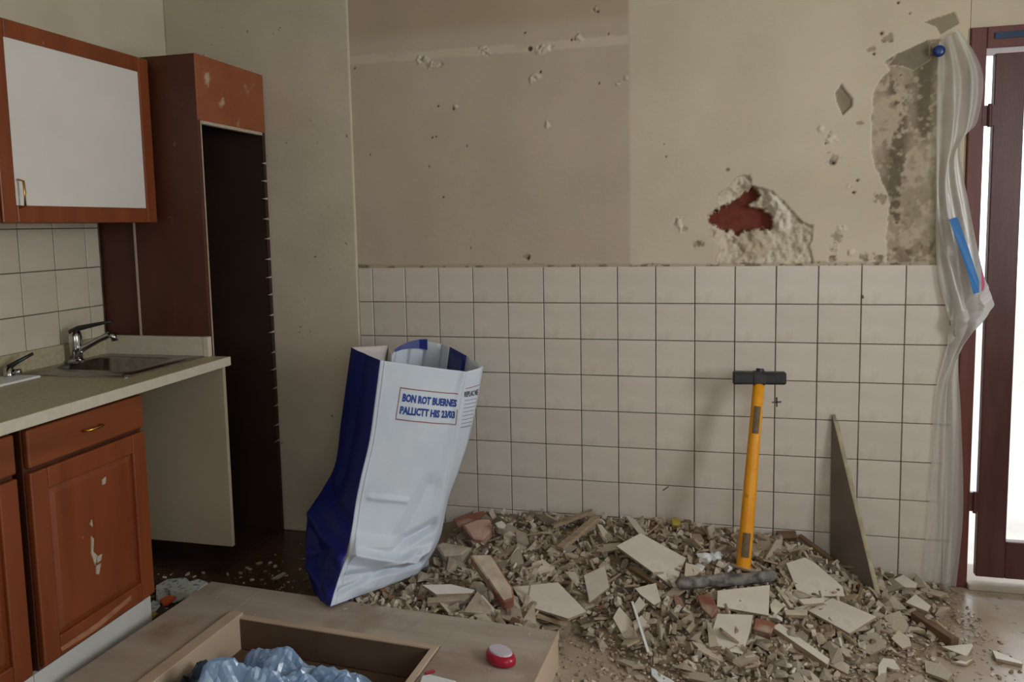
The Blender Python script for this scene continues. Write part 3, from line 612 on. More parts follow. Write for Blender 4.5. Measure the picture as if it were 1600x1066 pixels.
def panel_fn(P, Q, bul, seed, wr=1.0, CR=()):
    def f(u, v):
        a = cat(P, v); b = cat(Q, v); q = a.lerp(b, u)
        t = (cat(P, min(v+.02, 1))-cat(P, max(v-.02, 0))); n = (b-a).cross(t).normalized()
        if n.dot(CAM-q) < 0: n = -n
        s = max(0., math.sin(math.pi*u))*(1 if v < .98 else .6)
        lo = max(0., (v-.5)/.5)
        wv = float(fbm(u*3+seed, v*6, 3, 7))-.45
        cr = 1-abs(2*float(fbm(u*2.2+seed*2+v*1.5, v*4.5-u*2, 2, 13))-.78)*3
        d = bul*s+wr*s**.5*(.012*wv+.012*lo*max(0., cr)-.006*lo)+1.7*crease(CR, u, v)*min(1., s*5)
        return q+n*d
    return f
def grid_panel(f, nu, nv, v0=0, v1=1):
    b = MB(); vs = [f(i/nu, v0+(v1-v0)*j/nv) for j in range(nv+1) for i in range(nu+1)]
    b.add(vs, [(j*(nu+1)+i, j*(nu+1)+i+1, (j+1)*(nu+1)+i+1, (j+1)*(nu+1)+i) for j in range(nv) for i in range(nu)]); return b
bag = empty('rubble_bag', (.2, -.5, 0)); tag(bag, 'tall open white and blue woven rubble bag leaning in front of the tiles', 'bag')
def bpan(mb, name, m, smooth=True):
    o = mb.build(name, [m, m_bagin], None, smooth=smooth); keep(o, bag)
    s = o.modifiers.new('cloth', 'SOLIDIFY'); s.thickness = .0012; s.offset = 0
    return o
fF = panel_fn(PB, PC, .010, 1.7, 1.0, CR_F); fS = panel_fn(PA, PB, .006, 4.2, .7, [c[:4]+(c[4]*.55, c[5]) for c in CR_S]); fR = panel_fn(PC, PD, .002, 6.1, .3)
front = bpan(grid_panel(fF, 56, 130), 'front_panel', m_bagwhite)
side = bpan(grid_panel(fS, 34, 100), 'side_gusset', m_bagblue)
bpan(grid_panel(fR, 6, 60), 'right_panel', m_bagwhite)
# hem seam beside the blue gusset
seam = MB()
for j in range(60):
    v = j/60; a = fF(.05, v); b_ = fF(.062, v); c = fF(.062, v+1/60); d = fF(.05, v+1/60); n = (b_-a).cross(d-a).normalized()
    n = n if n.dot(CAM-a) > 0 else -n
    seam.prism([a+n*.003, b_+n*.003, c+n*.003, d+n*.003], -n*.003)
o = seam.build('seam', m_bagwhite); o.parent = front; o.matrix_parent_inverse = front.matrix_parent_inverse.copy() if False else Matrix.Identity(4)
o.matrix_parent_inverse = Matrix.Translation(Vector((0, 0, 0)))
# back panels: follow the rim, fall behind the front
def back_chain(q):
    q = at(q[0], q[1], 'y', q[2]); r = []
    for k in range(LV):
        mid = (PA[k]+PD[k])/2; m0 = (PA[0]+PD[0])/2; s = mid-m0
        p = q+Vector((s.x, s.y*.55, s.z)); p.y = min(p.y, -.12); r.append(p)
    return r
BK = [back_chain(q) for q in top_back]
def flat_fn(P, Q): return lambda u, v: cat(P, v).lerp(cat(Q, v), u)
seq = [PA]+BK+[PD]
nm = ['back_gusset', 'back_gusset', 'back_panel', 'back_panel', 'back_panel', 'back_panel', 'back_panel', 'far_gusset', 'right_panel']
mm = [m_bagin, m_bagin, m_bagwhite, m_bagwhite, m_bagwhite, m_bagwhite, m_bagwhite, m_bagblue, m_bagwhite]
groups = {}
for k in range(9):
    groups.setdefault((nm[k], mm[k].name), (MB(), mm[k]))[0].add(*[(lambda g: (g.v, g.f))(grid_panel(flat_fn(seq[k], seq[k+1]), 4, 30))][0])
for (name, _), (b, m) in groups.items():
    bpan(b, name, m)
bt = [PA[-1], PB[-1], PC[-1], PD[-1]]+[c[-1] for c in BK[::-1]]
o = MB().prism(bt, (0, 0, -.002)).build('bottom', m_bagblue); keep(o, bag)
# blue loop folded over the far rim
hp = [at(x, y, 'y', v) for x, y, v in ((617,547,-.275),(628,540,-.25),(642,534.5,-.225),(656,531.5,-.2),(668,531,-.195))]
b = MB()
for i in range(4):
    a, c = hp[i], hp[i+1]; dn = Vector((0, -.004, -.020-.006*i if i < 2 else -.030)); dn0 = Vector((0, -.004, -.008-.008*i)); dn1 = Vector((0, -.004, -.008-.008*(i+1)))
    b.prism([a+Vector((0, -.006, .003)), c+Vector((0, -.006, .003)), c+dn1+Vector((0, -.004, 0)), a+dn0+Vector((0, -.004, 0))], (0, .004, 0))
o = b.build('loop', m_bagblue); keep(o, bag)
# printing: text laid on the cloth through the panel's own surface
def on_cloth(f, u, v, lift):
    q = f(u, v); du = f(u+.01, v)-f(u-.01, v); dv = f(u, min(v+.006, 1))-f(u, max(v-.006, 0)); n = du.cross(dv).normalized()
    if n.dot(CAM-q) < 0: n = -n
    return q+n*lift
def uv_of(f, px, py):
    u, v = .5, .2
    for _ in range(30):
        def scr(u, v):
            d = f(u, v)-CAM; z = d.dot(fw); return PPX+F*d.dot(rt)/z, PPY-F*d.dot(up)/z
        x, y = scr(u, v); e = 1e-3; xu, yu = scr(u+e, v); xv, yv = scr(u, v+e)
        a, b, c, d = (xu-x)/e, (xv-x)/e, (yu-y)/e, (yv-y)/e; det = a*d-b*c
        du = (d*(px-x)-b*(py-y))/det; dv = (-c*(px-x)+a*(py-y))/det
        u = min(1.1, max(-.1, u+.7*du)); v = min(1., max(0.001, v+.7*dv))
    return u, v
def print_text(txt, f, quad, m, parent, name, bold=.03, squeeze=True):
    cu = bpy.data.curves.new('t', 'FONT'); cu.body = txt; cu.size = 1; cu.offset = bold; cu.resolution_u = 2
    to = bpy.data.objects.new('t', cu); C.objects.link(to); bpy.context.view_layer.update()
    dg = bpy.context.evaluated_depsgraph_get(); me = bpy.data.meshes.new_from_object(to.evaluated_get(dg)); bpy.data.objects.remove(to)
    bm = bmesh.new(); bm.from_mesh(me); bmesh.ops.triangulate(bm, faces=bm.faces[:])
    xs_ = [v.co.x for v in bm.verts]; ys_ = [v.co.y for v in bm.verts]; x0, x1, y0, y1 = min(xs_), max(xs_), min(ys_), max(ys_)
    q = [Vector(uv_of(f, *p)).to_3d() for p in quad]      # tl, tr, br, bl
    for v in bm.verts:
        a = (v.co.x-x0)/(x1-x0); b = (v.co.y-y0)/(y1-y0)
        p = q[3].lerp(q[2], a).lerp(q[0].lerp(q[1], a), b)
        v.co = on_cloth(f, p.x, p.y, .0022)
    bm.to_mesh(me); bm.free(); me.materials.clear(); me.materials.append(m)
    o = bpy.data.objects.new(name, me); C.objects.link(o); o.parent = parent; o.matrix_parent_inverse = Matrix.Identity(4); return o
def print_line(f, p, q, wpx_, m, parent, name):
    b = MB(); n = 14; a = Vector(uv_of(f, *p)); c = Vector(uv_of(f, *q)); k = wpx_/420.
    d = (c-a); hor = abs(d.x) > abs(d.y)*1.2
    off = Vector((0, k)) if hor else Vector((k*2.6, 0))
    for i in range(n):
        s, t = a.lerp(c, i/n), a.lerp(c, (i+1)/n)
        vs = [on_cloth(f, w.x, w.y, .0022) for w in (s, t, t+off, s+off)]
        b.add(vs, [(0, 1, 2, 3)])
    o = b.build(name, m, None); o.parent = parent; o.matrix_parent_inverse = Matrix.Identity(4)
t1 = print_text('BON ROT BUERNES', fF, [(630,614.5),(714.5,624.5),(713,636.5),(628,627.5)], m_print_blue, front, 'printed_text', .05)
t2 = print_text('PALLICTT HIS 23/03', fF, [(626,634),(711.5,642.5),(710.5,654.5),(624,647)], m_print_blue, front, 'printed_text', .05)
for p, q in (((625.5,605),(716,615)), ((618,654),(712,663)), ((625.5,605),(618,654)), ((714,640),(711.5,663))): print_line(fF, p, q, 1.3, m_print_red, front, 'printed_frame')
rp_ = [c for c in bag.children if c.name.startswith('right_panel')][0]
print_text('REPLAC NE', fR, [(725.5,612),(747,608),(746,617),(725,620.5)], m_print_dark, rp_, 'printed_text', .03)
print_line(fR, (727,607), (749,600.5), .9, m_print_red, rp_, 'printed_line')
for k in range(8):
    y = 624+k*6.0; print_line(fR, (725.5-k*.9, y+1.5), (744.5-k*1.3, y-2), .8 if k < 7 else .9, m_print_grey if k < 7 else m_print_dark, rp_, 'printed_line')
#PART3
# ------------------------------------------------------------------ sledgehammer, board, plastic film
hm = empty('sledgehammer', (1.535, -.29, .08)); tag(hm, 'sledgehammer with a yellow handle standing head-up in the rubble', 'hammer')
hp0 = at(1161, 892, 'y', -.29); hp1 = at(1186, 596, 'y', -.13)
hb = MB(); dirh = (hp1-hp0).normalized()
hb.tube([hp0-dirh*.05, hp0, hp0.lerp(hp1, .3), hp0.lerp(hp1, .7), hp1+dirh*.02], [.0255, .0255, .0245, .0215, .0205], 20, ell=(1, .85))
han = vec_in(hm, hb, 'handle', m_yellow, smooth=True)
def wrap(t0, t1, name, m):
    b = MB(); a = hp0.lerp(hp1, t0); c = hp0.lerp(hp1, t1); r0 = .0255+(.0205-.0255)*t0; sidev = rt; frontv = (CAM-a).normalized()
    for i in range(6):
        for k in range(2):
            pass
    vs = []; nseg = 6
    ax = dirh; fx = (frontv-ax*frontv.dot(ax)).normalized(); sx = ax.cross(fx).normalized()
    for q in (a, c):
        for k in range(nseg+1):
            an = math.radians(-38+62*k/nseg); vs.append(q+(fx*math.cos(an)+sx*math.sin(an)*-1)*(r0+.0008))
    b.add(vs, [(k, k+1, nseg+2+k, nseg+1+k) for k in range(nseg)])
    o = b.build(name, m, None); o.parent = han; o.matrix_parent_inverse = Matrix.Identity(4)
wrap(.72, .865, 'sticker', m_sticker); wrap(.075, .20, 'lettering', m_sticker)
ha = at(1145, 590, 'y', -.13); hc = at(1228, 591, 'y', -.13); hz = Vector((0, 0, 1)); hx = (hc-ha).normalized(); hy = hx.cross(hz).normalized()
def oct_ring(c, r, hh): 
    ch = r*.4; return [c+hy*x+hz*z for x, z in ((-r, -hh+ch), (-r+ch, -hh), (r-ch, -hh), (r, -hh+ch), (r, hh-ch), (r-ch, hh), (-r+ch, hh), (-r, hh-ch))]
L_ = (hc-ha).length
b = loft([oct_ring(ha, .018, .020), oct_ring(ha+hx*.006, .022, .0235), oct_ring(ha+hx*L_*.38, .021, .0225), oct_ring(ha+hx*L_*.40, .023, .0245), oct_ring(ha+hx*L_*.60, .023, .0245), oct_ring(ha+hx*L_*.62, .021, .0225), oct_ring(hc-hx*.006, .022, .0225), oct_ring(hc, .018, .019)])
vec_in(hm, b, 'head', m_hammer)
vec_in(hm, MB().tube([hp1+dirh*.02, hp1+dirh*.047], .014, 12), 'wedge', m_hammer)
# leaning board
bA = at(1300, 648, 'y', -.012); bB = Vector((1.857, -.022, .03)); bC = at(1366, 946, 'z', .02); bC2 = at(1368, 928, 'z', .055)
nrm = (bB-bA).cross(bC-bA).normalized()
if nrm.dot(CAM-bA) < 0: nrm = -nrm
bo = empty('leaning_board', (1.9, -.12, 0)); tag(bo, 'dark grey pointed board offcut leaning upright against the tiles', 'board')
e1 = bC2; face = [bA, bB, bC, e1, bA.lerp(e1, .03)]
vec_in(bo, MB().prism(face, -nrm*.014), 'sheet', m_board)
b = MB()
for i in range(14):
    p, q = bA.lerp(e1, .04+.96*i/14), bA.lerp(e1, .04+.96*(i+1)/14); out = (Vector((1, -.3, .1))).normalized()*rng.uniform(.001, .004)
    b.prism([p-nrm*.001, q-nrm*.001, q-nrm*.013, p-nrm*.013], out+Vector((.0015, 0, 0)))
vec_in(bo, b, 'broken_edge', m_board_e)
# plastic film pinned beside the door
fl = empty('plastic_film', (2.26, -.04, 1.9)); tag(fl, 'long milky plastic film hanging beside the door, knotted halfway', 'plastic film')
Lp = [(1466,66),(1464,130),(1463,220),(1462,320),(1463,400),(1470,450),(1482,500),(1478,545),(1462,610),(1456,700),(1450,780),(1445,850),(1437,917)]
Rp = [(1500,47),(1535,112),(1527,190),(1499,225),(1514,320),(1530,400),(1541,450),(1544,490),(1513,528),(1498,560),(1502,660),(1505,800),(1494,917)]
Yd = [-.02,-.035,-.04,-.045,-.055,-.07,-.085,-.06,-.035,-.03,-.028,-.025,-.02]
al = [.62,.60,.66,.84,.88,.86,.90,.84,.70,.58,.55,.55,.5]
LPt = [at(x, y, 'y', d) for (x, y), d in zip(Lp, [min(-.012, d*.35) for d in Yd])]; RPt = [at(x, y, 'y', d) for (x, y), d in zip(Rp, Yd)]
nu, nv = 26, 150; vs = []; ac = []
for j in range(nv+1):
    v = j/nv; a = cat(LPt, v); c = cat(RPt, v); aa = float(np.interp(v, np.linspace(0, 1, 13), al))
    for i in range(nu+1):
        u = i/nu; q = a.lerp(c, u)
        fd = float(fbm(u*5+.6*math.sin(v*9), v*3.2, 3, 201))-.45; f2 = math.sin(u*17+5*float(fbm(v*4, u, 2, 205)))
        kn = math.exp(-((v-.535)/.04)**2)
        q = q+Vector((0, -1, 0))*(.05*fd*math.sin(math.pi*u)**.6*1 if 0 < u < 1 else 0)+Vector((0, -1, 0))*.006*f2*(1-abs(2*u-1)**4)+Vector((.012*kn*math.sin(u*20), -.03*kn*max(0, math.sin(u*14+v*90)), .006*kn*math.cos(u*25)))
        q.y = min(q.y, -.011 if q.x < XDOOR else -.0155); vs.append(q)
        e = max(0., min(1., aa+.3*(float(fbm(u*6, v*12, 3, 211))-.45)+.22*u+.35*kn*u-.25*(1-u)**2)); ac.append((e, e, e))
b = MB(); b.add(vs, [(j*(nu+1)+i, j*(nu+1)+i+1, (j+1)*(nu+1)+i+1, (j+1)*(nu+1)+i) for j in range(nv) for i in range(nu)])
me = b.mesh('sheet'); setcol(me, np.array(ac)); me.materials.append(m_film)
sh = bpy.data.objects.new('sheet', me); C.objects.link(sh); keep(sh, fl)
for p in me.polygons: p.use_smooth = True
def stripe(pts, name, m, y):
    t = [at(px, py, 'y', yy) for (px, py), yy in zip(pts, y)]
    vec_in(fl, MB().prism(t, (0, .0015, 0)), name, m)
stripe([(1483,343),(1496,339),(1514,390),(1530,440),(1530,457),(1521,460),(1512,425)], 'blue_stripe', m_bluetape, [-.07,-.07,-.08,-.095,-.10,-.10,-.09])
stripe([(1534,415),(1540,452),(1540,455),(1534,455)], 'pink_stripe', m_pink, [-.085]*4)
q = at(1467, 80, 'y', -.02)
tk = loft([[Vector((q.x+r*math.cos(2*math.pi*k/18), y, q.z+r*math.sin(2*math.pi*k/18))) for k in range(18)] for r, y in ((.004, -.0005), (.005, -.016), (.017, -.017), (.0205, -.022), (.019, -.028), (.010, -.032))])
tag(tk.build('wall_hook', m_tack, smooth=True), 'round blue plastic knob holding the film on the wall', 'knob')

# ------------------------------------------------------------------ rubble
hbx = [.16, .28, .5, .7, 1.0, 1.3, 1.6, 1.75, 1.86, 2.0, 2.2, 2.3]; hbv = [0, .09, .15, .17, .18, .175, .16, .13, .085, .045, .014, 0]
yfx = [.25, .86, .95, 1.1, 1.25, 1.5, 1.75, 2.0, 2.2, 2.32]; yfv = [-.80, -.78, -.64, -.72, -.86, -.92, -.84, -.66, -.48, -.30]
def HH(x, y):
    x = np.asarray(x, float); y = np.asarray(y, float)
    hb_ = np.interp(x, hbx, hbv); yf_ = np.interp(x, yfx, yfv); t = np.clip(-y/-yf_, 0, 1.4)
    h = hb_*np.clip(1-t**1.25, 0, 1)
    shelf = .098*smooth01((x-.06)/.1)*smooth01((.90-x)/.08)*smooth01((y+.86)/.06)
    h = np.maximum(h, shelf)
    return h + .022*(fbm(x*9, y*9, 3, 301)-.45)*smooth01(h/.04)
def in_pile(x, y):
    return x > .15+.23*max(0, min(1, (y+.75)/.35)) and not (x < .90 and y < -.80) and -y < -np.interp(x, yfx, yfv)*1.05 and y < -.02 and x < 2.3
def blocked(x, y):                     # inside the wooden box, the bag or against the board
    return (x < .945 and y < -.80) or (x < .14 and y > -.80) or y > -.03 or x > 2.32
TONES = [lin(c) for c in ('a3947f', '988874', 'afa18d', '8a7a65', 'bcb09f', '7d6d59', 'a89a86', 'cabfb0')]
RED = [lin(c) for c in ('8c6350', '9c7764', '7d5a48')]
def rand_poly(r, size, elong=1.5):
    n = r.choice((3, 4, 4, 5, 5, 6)); a0 = r.uniform(0, 6.28); p = []
    for k in range(n):
        a = a0+2*math.pi*(k+r.uniform(-.28, .28))/n; q = size*r.uniform(.7, 1.1); p.append(Vector((q*math.cos(a)*elong**.5, q*math.sin(a)/elong**.5, 0)))
    return p
heap = MB(); hcol = []
# bed of dust
nxb, nyb = 150, 75
gx, gy = np.meshgrid(np.linspace(.06, 2.34, nxb), np.linspace(-1.0, -.012, nyb)); gz = HH(gx, gy)
gz = gz-.006; 
inb = gz; kill = (gx < .96) & (gy < -.77+.055*(gx-.3)*-1.1)
heap.add([tuple(q) for q in np.stack([gx.ravel(), gy.ravel(), inb.ravel()], 1)], [(j*nxb+i, j*nxb+i+1, (j+1)*nxb+i+1, (j+1)*nxb+i) for j in range(nyb-1) for i in range(nxb-1) if not kill[j, i]])
hcol += [lin('8e7e69')]*(nxb*nyb)
def add_bit(b, cols, c, size, th, tilt, r, colr, elong=1.5):
    p = rand_poly(r, size, elong)
    Rm = Matrix.Rotation(r.gauss(0, tilt), 3, 'X') @ Matrix.Rotation(r.gauss(0, tilt), 3, 'Y') @ Matrix.Rotation(r.uniform(0, 6.28), 3, 'Z')
    n = len(b.v); b.prism([c+Rm@q for q in p], Rm@Vector((0, 0, -th))); cols += [colr]*(len(b.v)-n)
cnt = 0
while cnt < 5200:
    x = rng.uniform(.16, 2.32); y = rng.uniform(-1.02, -.02)
    if blocked(x, y) or not in_pile(x, y): continue
    h = float(HH(x, y)); s = rng.choice((.005, .007, .008, .010, .013, .016, .022))*min(1, .35+h/.06); c = rng.choice(RED) if rng.random() < .018 else rng.choice(TONES)
    add_bit(heap, hcol, Vector((x, y, max(h, .002)+rng.uniform(-.004, .008)+s*.3)), s, s*rng.uniform(.25, .7), .8 if h > .02 else .35, rng, c); cnt += 1
cnt = 0
while cnt < 2600:                       # crumbs spread over the floor
    x = rng.gauss(1.35, .5); y = rng.gauss(-.85, .22)
    if x < -.2 or blocked(x, y) or x > 2.7: continue
    s = rng.choice((.002, .003, .003, .004, .006, .008)); add_bit(heap, hcol, Vector((x, y, float(HH(x, y))*.9+s*.45+.001)), s, s*.6, .25, rng, rng.choice(TONES)); cnt += 1
cnt = 0
while cnt < 420:
    x = rng.uniform(1.7, 2.5); y = rng.gauss(-.42, .2)
    if blocked(x, y): continue
    s = rng.choice((.002, .003, .004, .006)); add_bit(heap, hcol, Vector((x, y, float(HH(x, y))+s*.45+.001)), s, s*.6, .2, rng, rng.choice(TONES)); cnt += 1
cnt = 0
while cnt < 260:                        # crumbs by the niche and the empty bay
    x = rng.uniform(-.85, -.05); y = rng.gauss(-.55, .18)
    if y < -.74 or y > -.03 or (x < -.42 and y > -.52): 
        if not (x < -.42 and -.95 < y < -.5): continue
    s = rng.choice((.002, .003, .004, .006, .009)); add_bit(heap, hcol, Vector((x, y, s*.45+.001)), s, s*.6, .2, rng, rng.choice(TONES)); cnt += 1
me = heap.mesh('rubble_heap'); setcol(me, np.array(hcol)); me.materials.append(m_rubble)
o = bpy.data.objects.new('rubble_heap', me); C.objects.link(o); o['kind'] = 'stuff'; tag(o, 'heap of fine crumbs and dust under the broken tiles', 'rubble'); fixn(me)

# hand-placed large pieces: outline as seen, set on a plane of its own height and tilt
def piece(name, label, cat_, px, z0, n, th, m, ms=None, group=None, bevel=.0008, lift=.036):
    n = Vector(n).normalized(); cx = sum(p[0] for p in px)/len(px); cy = sum(p[1] for p in px)/len(px)
    p0 = at(cx, cy, 'z', z0)
    if z0 > .03:
        for _ in range(6): p0 = at(cx, cy, 'z', max(z0, float(HH(p0.x, p0.y))+lift))
    top = [on_plane(x, y, p0, n) for x, y in px]
    c = sum(top, Vector())/len(top); b = MB(); b.prism([q-c for q in top], -n*th, 0, 1)
    o = b.build(name, [m, ms or m_shard_e], bevel=bevel, seg=1); o.location = c; tag(o, label, cat_, group); return o
TL = 'broken tile'
piece('broken_tile', 'large pale tile lying flat-tilted at the front left of the rubble', TL, [(801,917),(872,910),(917,956),(888,967),(819,946)], .115, (.05,-.30,.95), .009, m_shard_c)
piece('broken_tile', 'largest pale tile, propped in the middle of the heap by the grey bar', TL, [(963,853),(1001,833),(1072,872),(1060,903),(1050,916)], .155, (.22,-.34,.9), .010, m_shard_c)
piece('broken_tile', 'narrow upright tile sliver behind the largest pale tile', TL, [(975,803),(992,811),(1011,836),(1001,839)], .195, (-.3,-.8,.5), .008, m_shard_c)
piece('broken_tile', 'four-cornered pale shard between the two large left tiles', TL, [(912,899),(945,884),(952,918),(921,942)], .14, (-.25,-.6,.75), .008, m_shard_c)
piece('broken_tile', 'small notched tile piece below the largest pale tile', TL, [(992,919),(1025,911),(1033,940),(1022,946),(1000,929)], .105, (.1,-.45,.85), .008, m_shard_c)
piece('broken_tile', 'pale shard standing below the small notched tile', TL, [(990,945),(999,932),(1010,945),(994,962)], .085, (-.1,-.6,.75), .007, m_shard_c)
piece('broken_tile', 'pale five-sided tile leaning right of the sledgehammer foot', TL, [(1228,880),(1258,871),(1274,880),(1317,917),(1320,932),(1249,932)], .12, (.05,-.42,.9), .009, m_shard_c)
piece('broken_tile', 'flat diamond-shaped tile in front of the leaning board', TL, [(1263,954),(1301,934),(1370,964),(1328,990)], .072, (.04,-.10,.98), .009, m_shard_c)
piece('broken_tile', 'squarish tile just below the grey bar', TL, [(1121,923),(1203,914),(1201,962),(1120,948)], .098, (.02,-.42,.9), .009, m_shard_c)
piece('broken_tile', 'squarish tile at the front, its lower corner broken off', TL, [(1121,959),(1177,961),(1172,987),(1161,1023),(1105,1010)], .072, (-.05,-.5,.85), .009, m_shard_c)
piece('broken_tile', 'thin tile wedge tucked against the front squarish tile', TL, [(1104,968),(1108,1012),(1122,1010),(1114,985)], .05, (-.4,-.6,.7), .007, m_shard)
piece('tile_strip', 'long narrow white tile strip sloping down at the front', 'tile strip', [(1206,979),(1218,974),(1297,1030),(1293,1039)], .058, (.05,-.2,.97), .018, m_shard_c)
piece('broken_tile', 'tile piece against the back wall right of the board', TL, [(1386,910),(1411,898),(1434,912),(1431,919),(1397,917)], .062, (.05,-.25,.96), .012, m_shard_c)
piece('broken_tile', 'pale tile resting at the upper end of the dark batten', TL, [(1415,941),(1430,928),(1455,947),(1450,956)], .045, (.05,-.25,.96), .010, m_shard_c)
piece('broken_tile', 'white triangular shard alone on the floor by the batten', TL, [(1471,1010),(1519,1006),(1521,1010),(1511,1026)], .014, (.02,-.06,1), .009, m_shard_c)
piece('broken_tile', 'small white sliver in front of the white triangular shard', TL, [(1489,1034),(1506,1031),(1522,1030),(1510,1038)], .011, (.02,-.03,1), .008, m_shard_c)
piece('broken_tile', 'pointed shard nearest the door at the right edge', TL, [(1550,1016),(1556,1017),(1598,1035),(1597,1038),(1556,1029)], .013, (.02,-.03,1), .010, m_shard_c)
piece('broken_tile', 'grey triangular shard leaning beside the squarish tiles', TL, [(1203,945),(1211,935),(1226,947),(1208,966)], .07, (.2,-.6,.7), .007, m_shard)
piece('broken_tile', 'upright grey triangle at the front edge of the left tile', TL, [(812,975),(834,942),(838,975)], .075, (0,-.85,.4), .007, m_shard)
piece('broken_tile', 'pale slab under the five-sided tile', TL, [(1247,936),(1288,934),(1288,942),(1256,945)], .085, (0,-.35,.9), .012, m_shard_c)
piece('broken_tile', 'small pale slab left of the diamond-shaped tile', TL, [(1225,953),(1262,952),(1262,962),(1228,961)], .066, (.02,-.3,.95), .014, m_shard)
piece('plaster_slab', 'white painted plaster slab at the lower left of the heap', 'plaster slab', [(660,914),(705,913),(742,922),(738,927),(682,929)], .155, (.02,-.12,.99), .012, m_doorpanel, m_shard_e)
piece('plaster_slab', 'brown slab under the white painted plaster slab', 'plaster slab', [(668,934),(730,929),(736,931),(726,938),(667,942)], .14, (.02,-.35,.9), .02, m_plch, m_plch)
piece('plaster_slab', 'pale wedge of plaster beside the mortar-caked brick', 'plaster slab', [(724,956),(746,923),(768,950),(764,960)], .135, (.05,-.5,.85), .02, m_plch, m_plch)
piece('mortar_brick', 'long mortar-caked brick sloping down towards the wooden box', 'brick', [(734,866),(767,866),(801,918),(803,935),(786,941),(762,905)], .195, (.1,-.45,.88), .05, m_plch, m_brick, bevel=.005)
piece('brick_fragment', 'terracotta brick fragment under the left end of the grey bar', 'brick', [(1088,930),(1110,926),(1121,950),(1112,966),(1096,950)], .09, (-.2,-.5,.85), .045, m_brick, m_brick, bevel=.003)
piece('brick_fragment', 'dark red brick end between the two squarish tiles', 'brick', [(1180,965),(1205,970),(1212,975),(1205,990),(1176,982)], .07, (.1,-.5,.85), .05, m_brick, m_brick, bevel=.003)
piece('brick_fragment', 'thin terracotta flake lying against the wall behind the bag', 'brick', [(708,812),(722,806),(756,798),(758,802),(740,818),(716,826)], .19, (.1,-.75,.65), .015, m_brick, m_brick, bevel=.002)
piece('plaster_chunk', 'pinkish plaster lump at the left against the wall', 'plaster chunk', [(722,820),(745,811),(765,810),(770,826),(755,843),(738,841)], .175, (.1,-.5,.85), .05, m_pinkm, m_pinkm, bevel=.006)
piece('plaster_chunk', 'round-topped pale chunk right of the pinkish lump', 'plaster chunk', [(773,817),(784,813),(792,820),(788,827),(778,825)], .20, (.2,-.5,.85), .04, m_shard_c, m_plch, bevel=.003)
piece('plaster_chunk', 'grey rounded lump touching the right side of the bag', 'plaster chunk', [(680,852),(692,846),(712,850),(738,855),(720,866),(692,868)], .165, (0,-.4,.9), .05, m_plch, m_plch, bevel=.006)
def bar(name, label, cat_, p, q, z0, z1, wd, th, m, group=None, roll=0, bevel=.002):
    a = at(*p, 'z', z0); c = at(*q, 'z', z1)
    if z0 > .03:
        for _ in range(6): a = at(*p, 'z', max(z0, float(HH(a.x, a.y))+.03)); c = at(*q, 'z', max(z1, float(HH(c.x, c.y))+.03))
    d = (c-a).normalized(); s = d.cross(Vector((0, 0, 1))).normalized()
    if roll: s = Matrix.Rotation(roll, 3, d) @ s
    n = s.cross(d).normalized()
    if n.z < 0: n = -n
    b = MB(); mid = (a+c)/2
    t = [a-s*wd/2-d*wd*.1-mid, c-s*wd*.42+d*wd*.2-mid, c+s*wd/2-mid, a+s*wd*.46+d*wd*.1-mid]
    b.prism(t, -n*th); o = b.build(name, m, bevel=bevel, seg=2); o.location = mid; tag(o, label, cat_, group); return o
bar('wooden_plank', 'broad splintered wooden plank pointing up to the right', 'plank', (874,855), (932,806), .16, .225, .034, .016, m_stick)
bar('wooden_plank', 'second plank lying behind the broad splintered plank', 'plank', (862,820), (924,797), .185, .225, .026, .014, m_stick)
bar('wooden_batten', 'dark brown batten on the right slope of the heap', 'batten', (1427,955), (1492,997), .045, .035, .03, .034, m_stick_d)
bar('plastic_strip', 'thin white plastic strip standing out of the front rubble', 'strip', (988,940), (1013,1018), .10, .012, .009, .004, m_white, bevel=.0005)
bar('wooden_stick', 'short pale wooden stick on the floor at the front', 'stick', (1158,1046), (1200,1060), .022, .016, .014, .01, m_stick)
bar('wooden_stick', 'round pale stick below the diamond-shaped tile', 'stick', (1297,970), (1338,1004), .055, .025, .014, .014, m_stick, bevel=.005)
bar('wooden_stick', 'pale stick slanting left of the diamond-shaped tile', 'stick', (1213,916), (1237,948), .11, .075, .013, .01, m_shard)
bar('wooden_plank', 'weathered slat behind the sledgehammer handle', 'plank', (1183,834), (1213,847), .155, .135, .03, .012, m_stick)
bar('wooden_plank', 'long slat sloping behind the five-sided tile', 'plank', (1250,836), (1300,872), .15, .10, .024, .014, m_stick_d)
bar('wooden_plank', 'slat running under the largest pale tile', 'plank', (984,884), (1034,915), .12, .105, .026, .014, m_stick_d)
bar('wooden_stick', 'stick under the large front left tile', 'stick', (838,958), (886,972), .065, .05, .018, .014, m_stick)
# grey iron bar lying at the foot of the hammer
ga, gc = at(1058, 914, 'z', .1), at(1213, 899, 'z', .1)
for _ in range(6): ga = at(1058, 914, 'z', float(HH(ga.x, ga.y))+.04); gc = at(1213, 899, 'z', float(HH(gc.x, gc.y))+.04)
b = MB()
b.tube([ga.lerp(gc, t)+Vector((0, 0, .004*math.sin(t*7))) for t in (0, .03, .12, .3, .5, .75, .9, .97, 1)], [.012, .020, .024, .021, .0255, .022, .023, .018, .009], 14, ell=(1, .85))
o = b.build('iron_bar', m_greybar, smooth=True); tag(o, 'dusty grey iron bar lying across the rubble at the hammer foot', 'bar')
piece('dark_block', 'nearly black block near the wall right of the hammer', 'block', [(1213,829),(1243,829),(1246,840),(1217,842)], .16, (0,-.6,.7), .03, m_stick_d, m_stick_d, bevel=.002)
piece('card', 'small white card on the floor below the plastic strip', 'card', [(1017,1027),(1039,1029),(1041,1040),(1017,1038)], .016, (0,-.2,.98), .002, m_white, m_white)
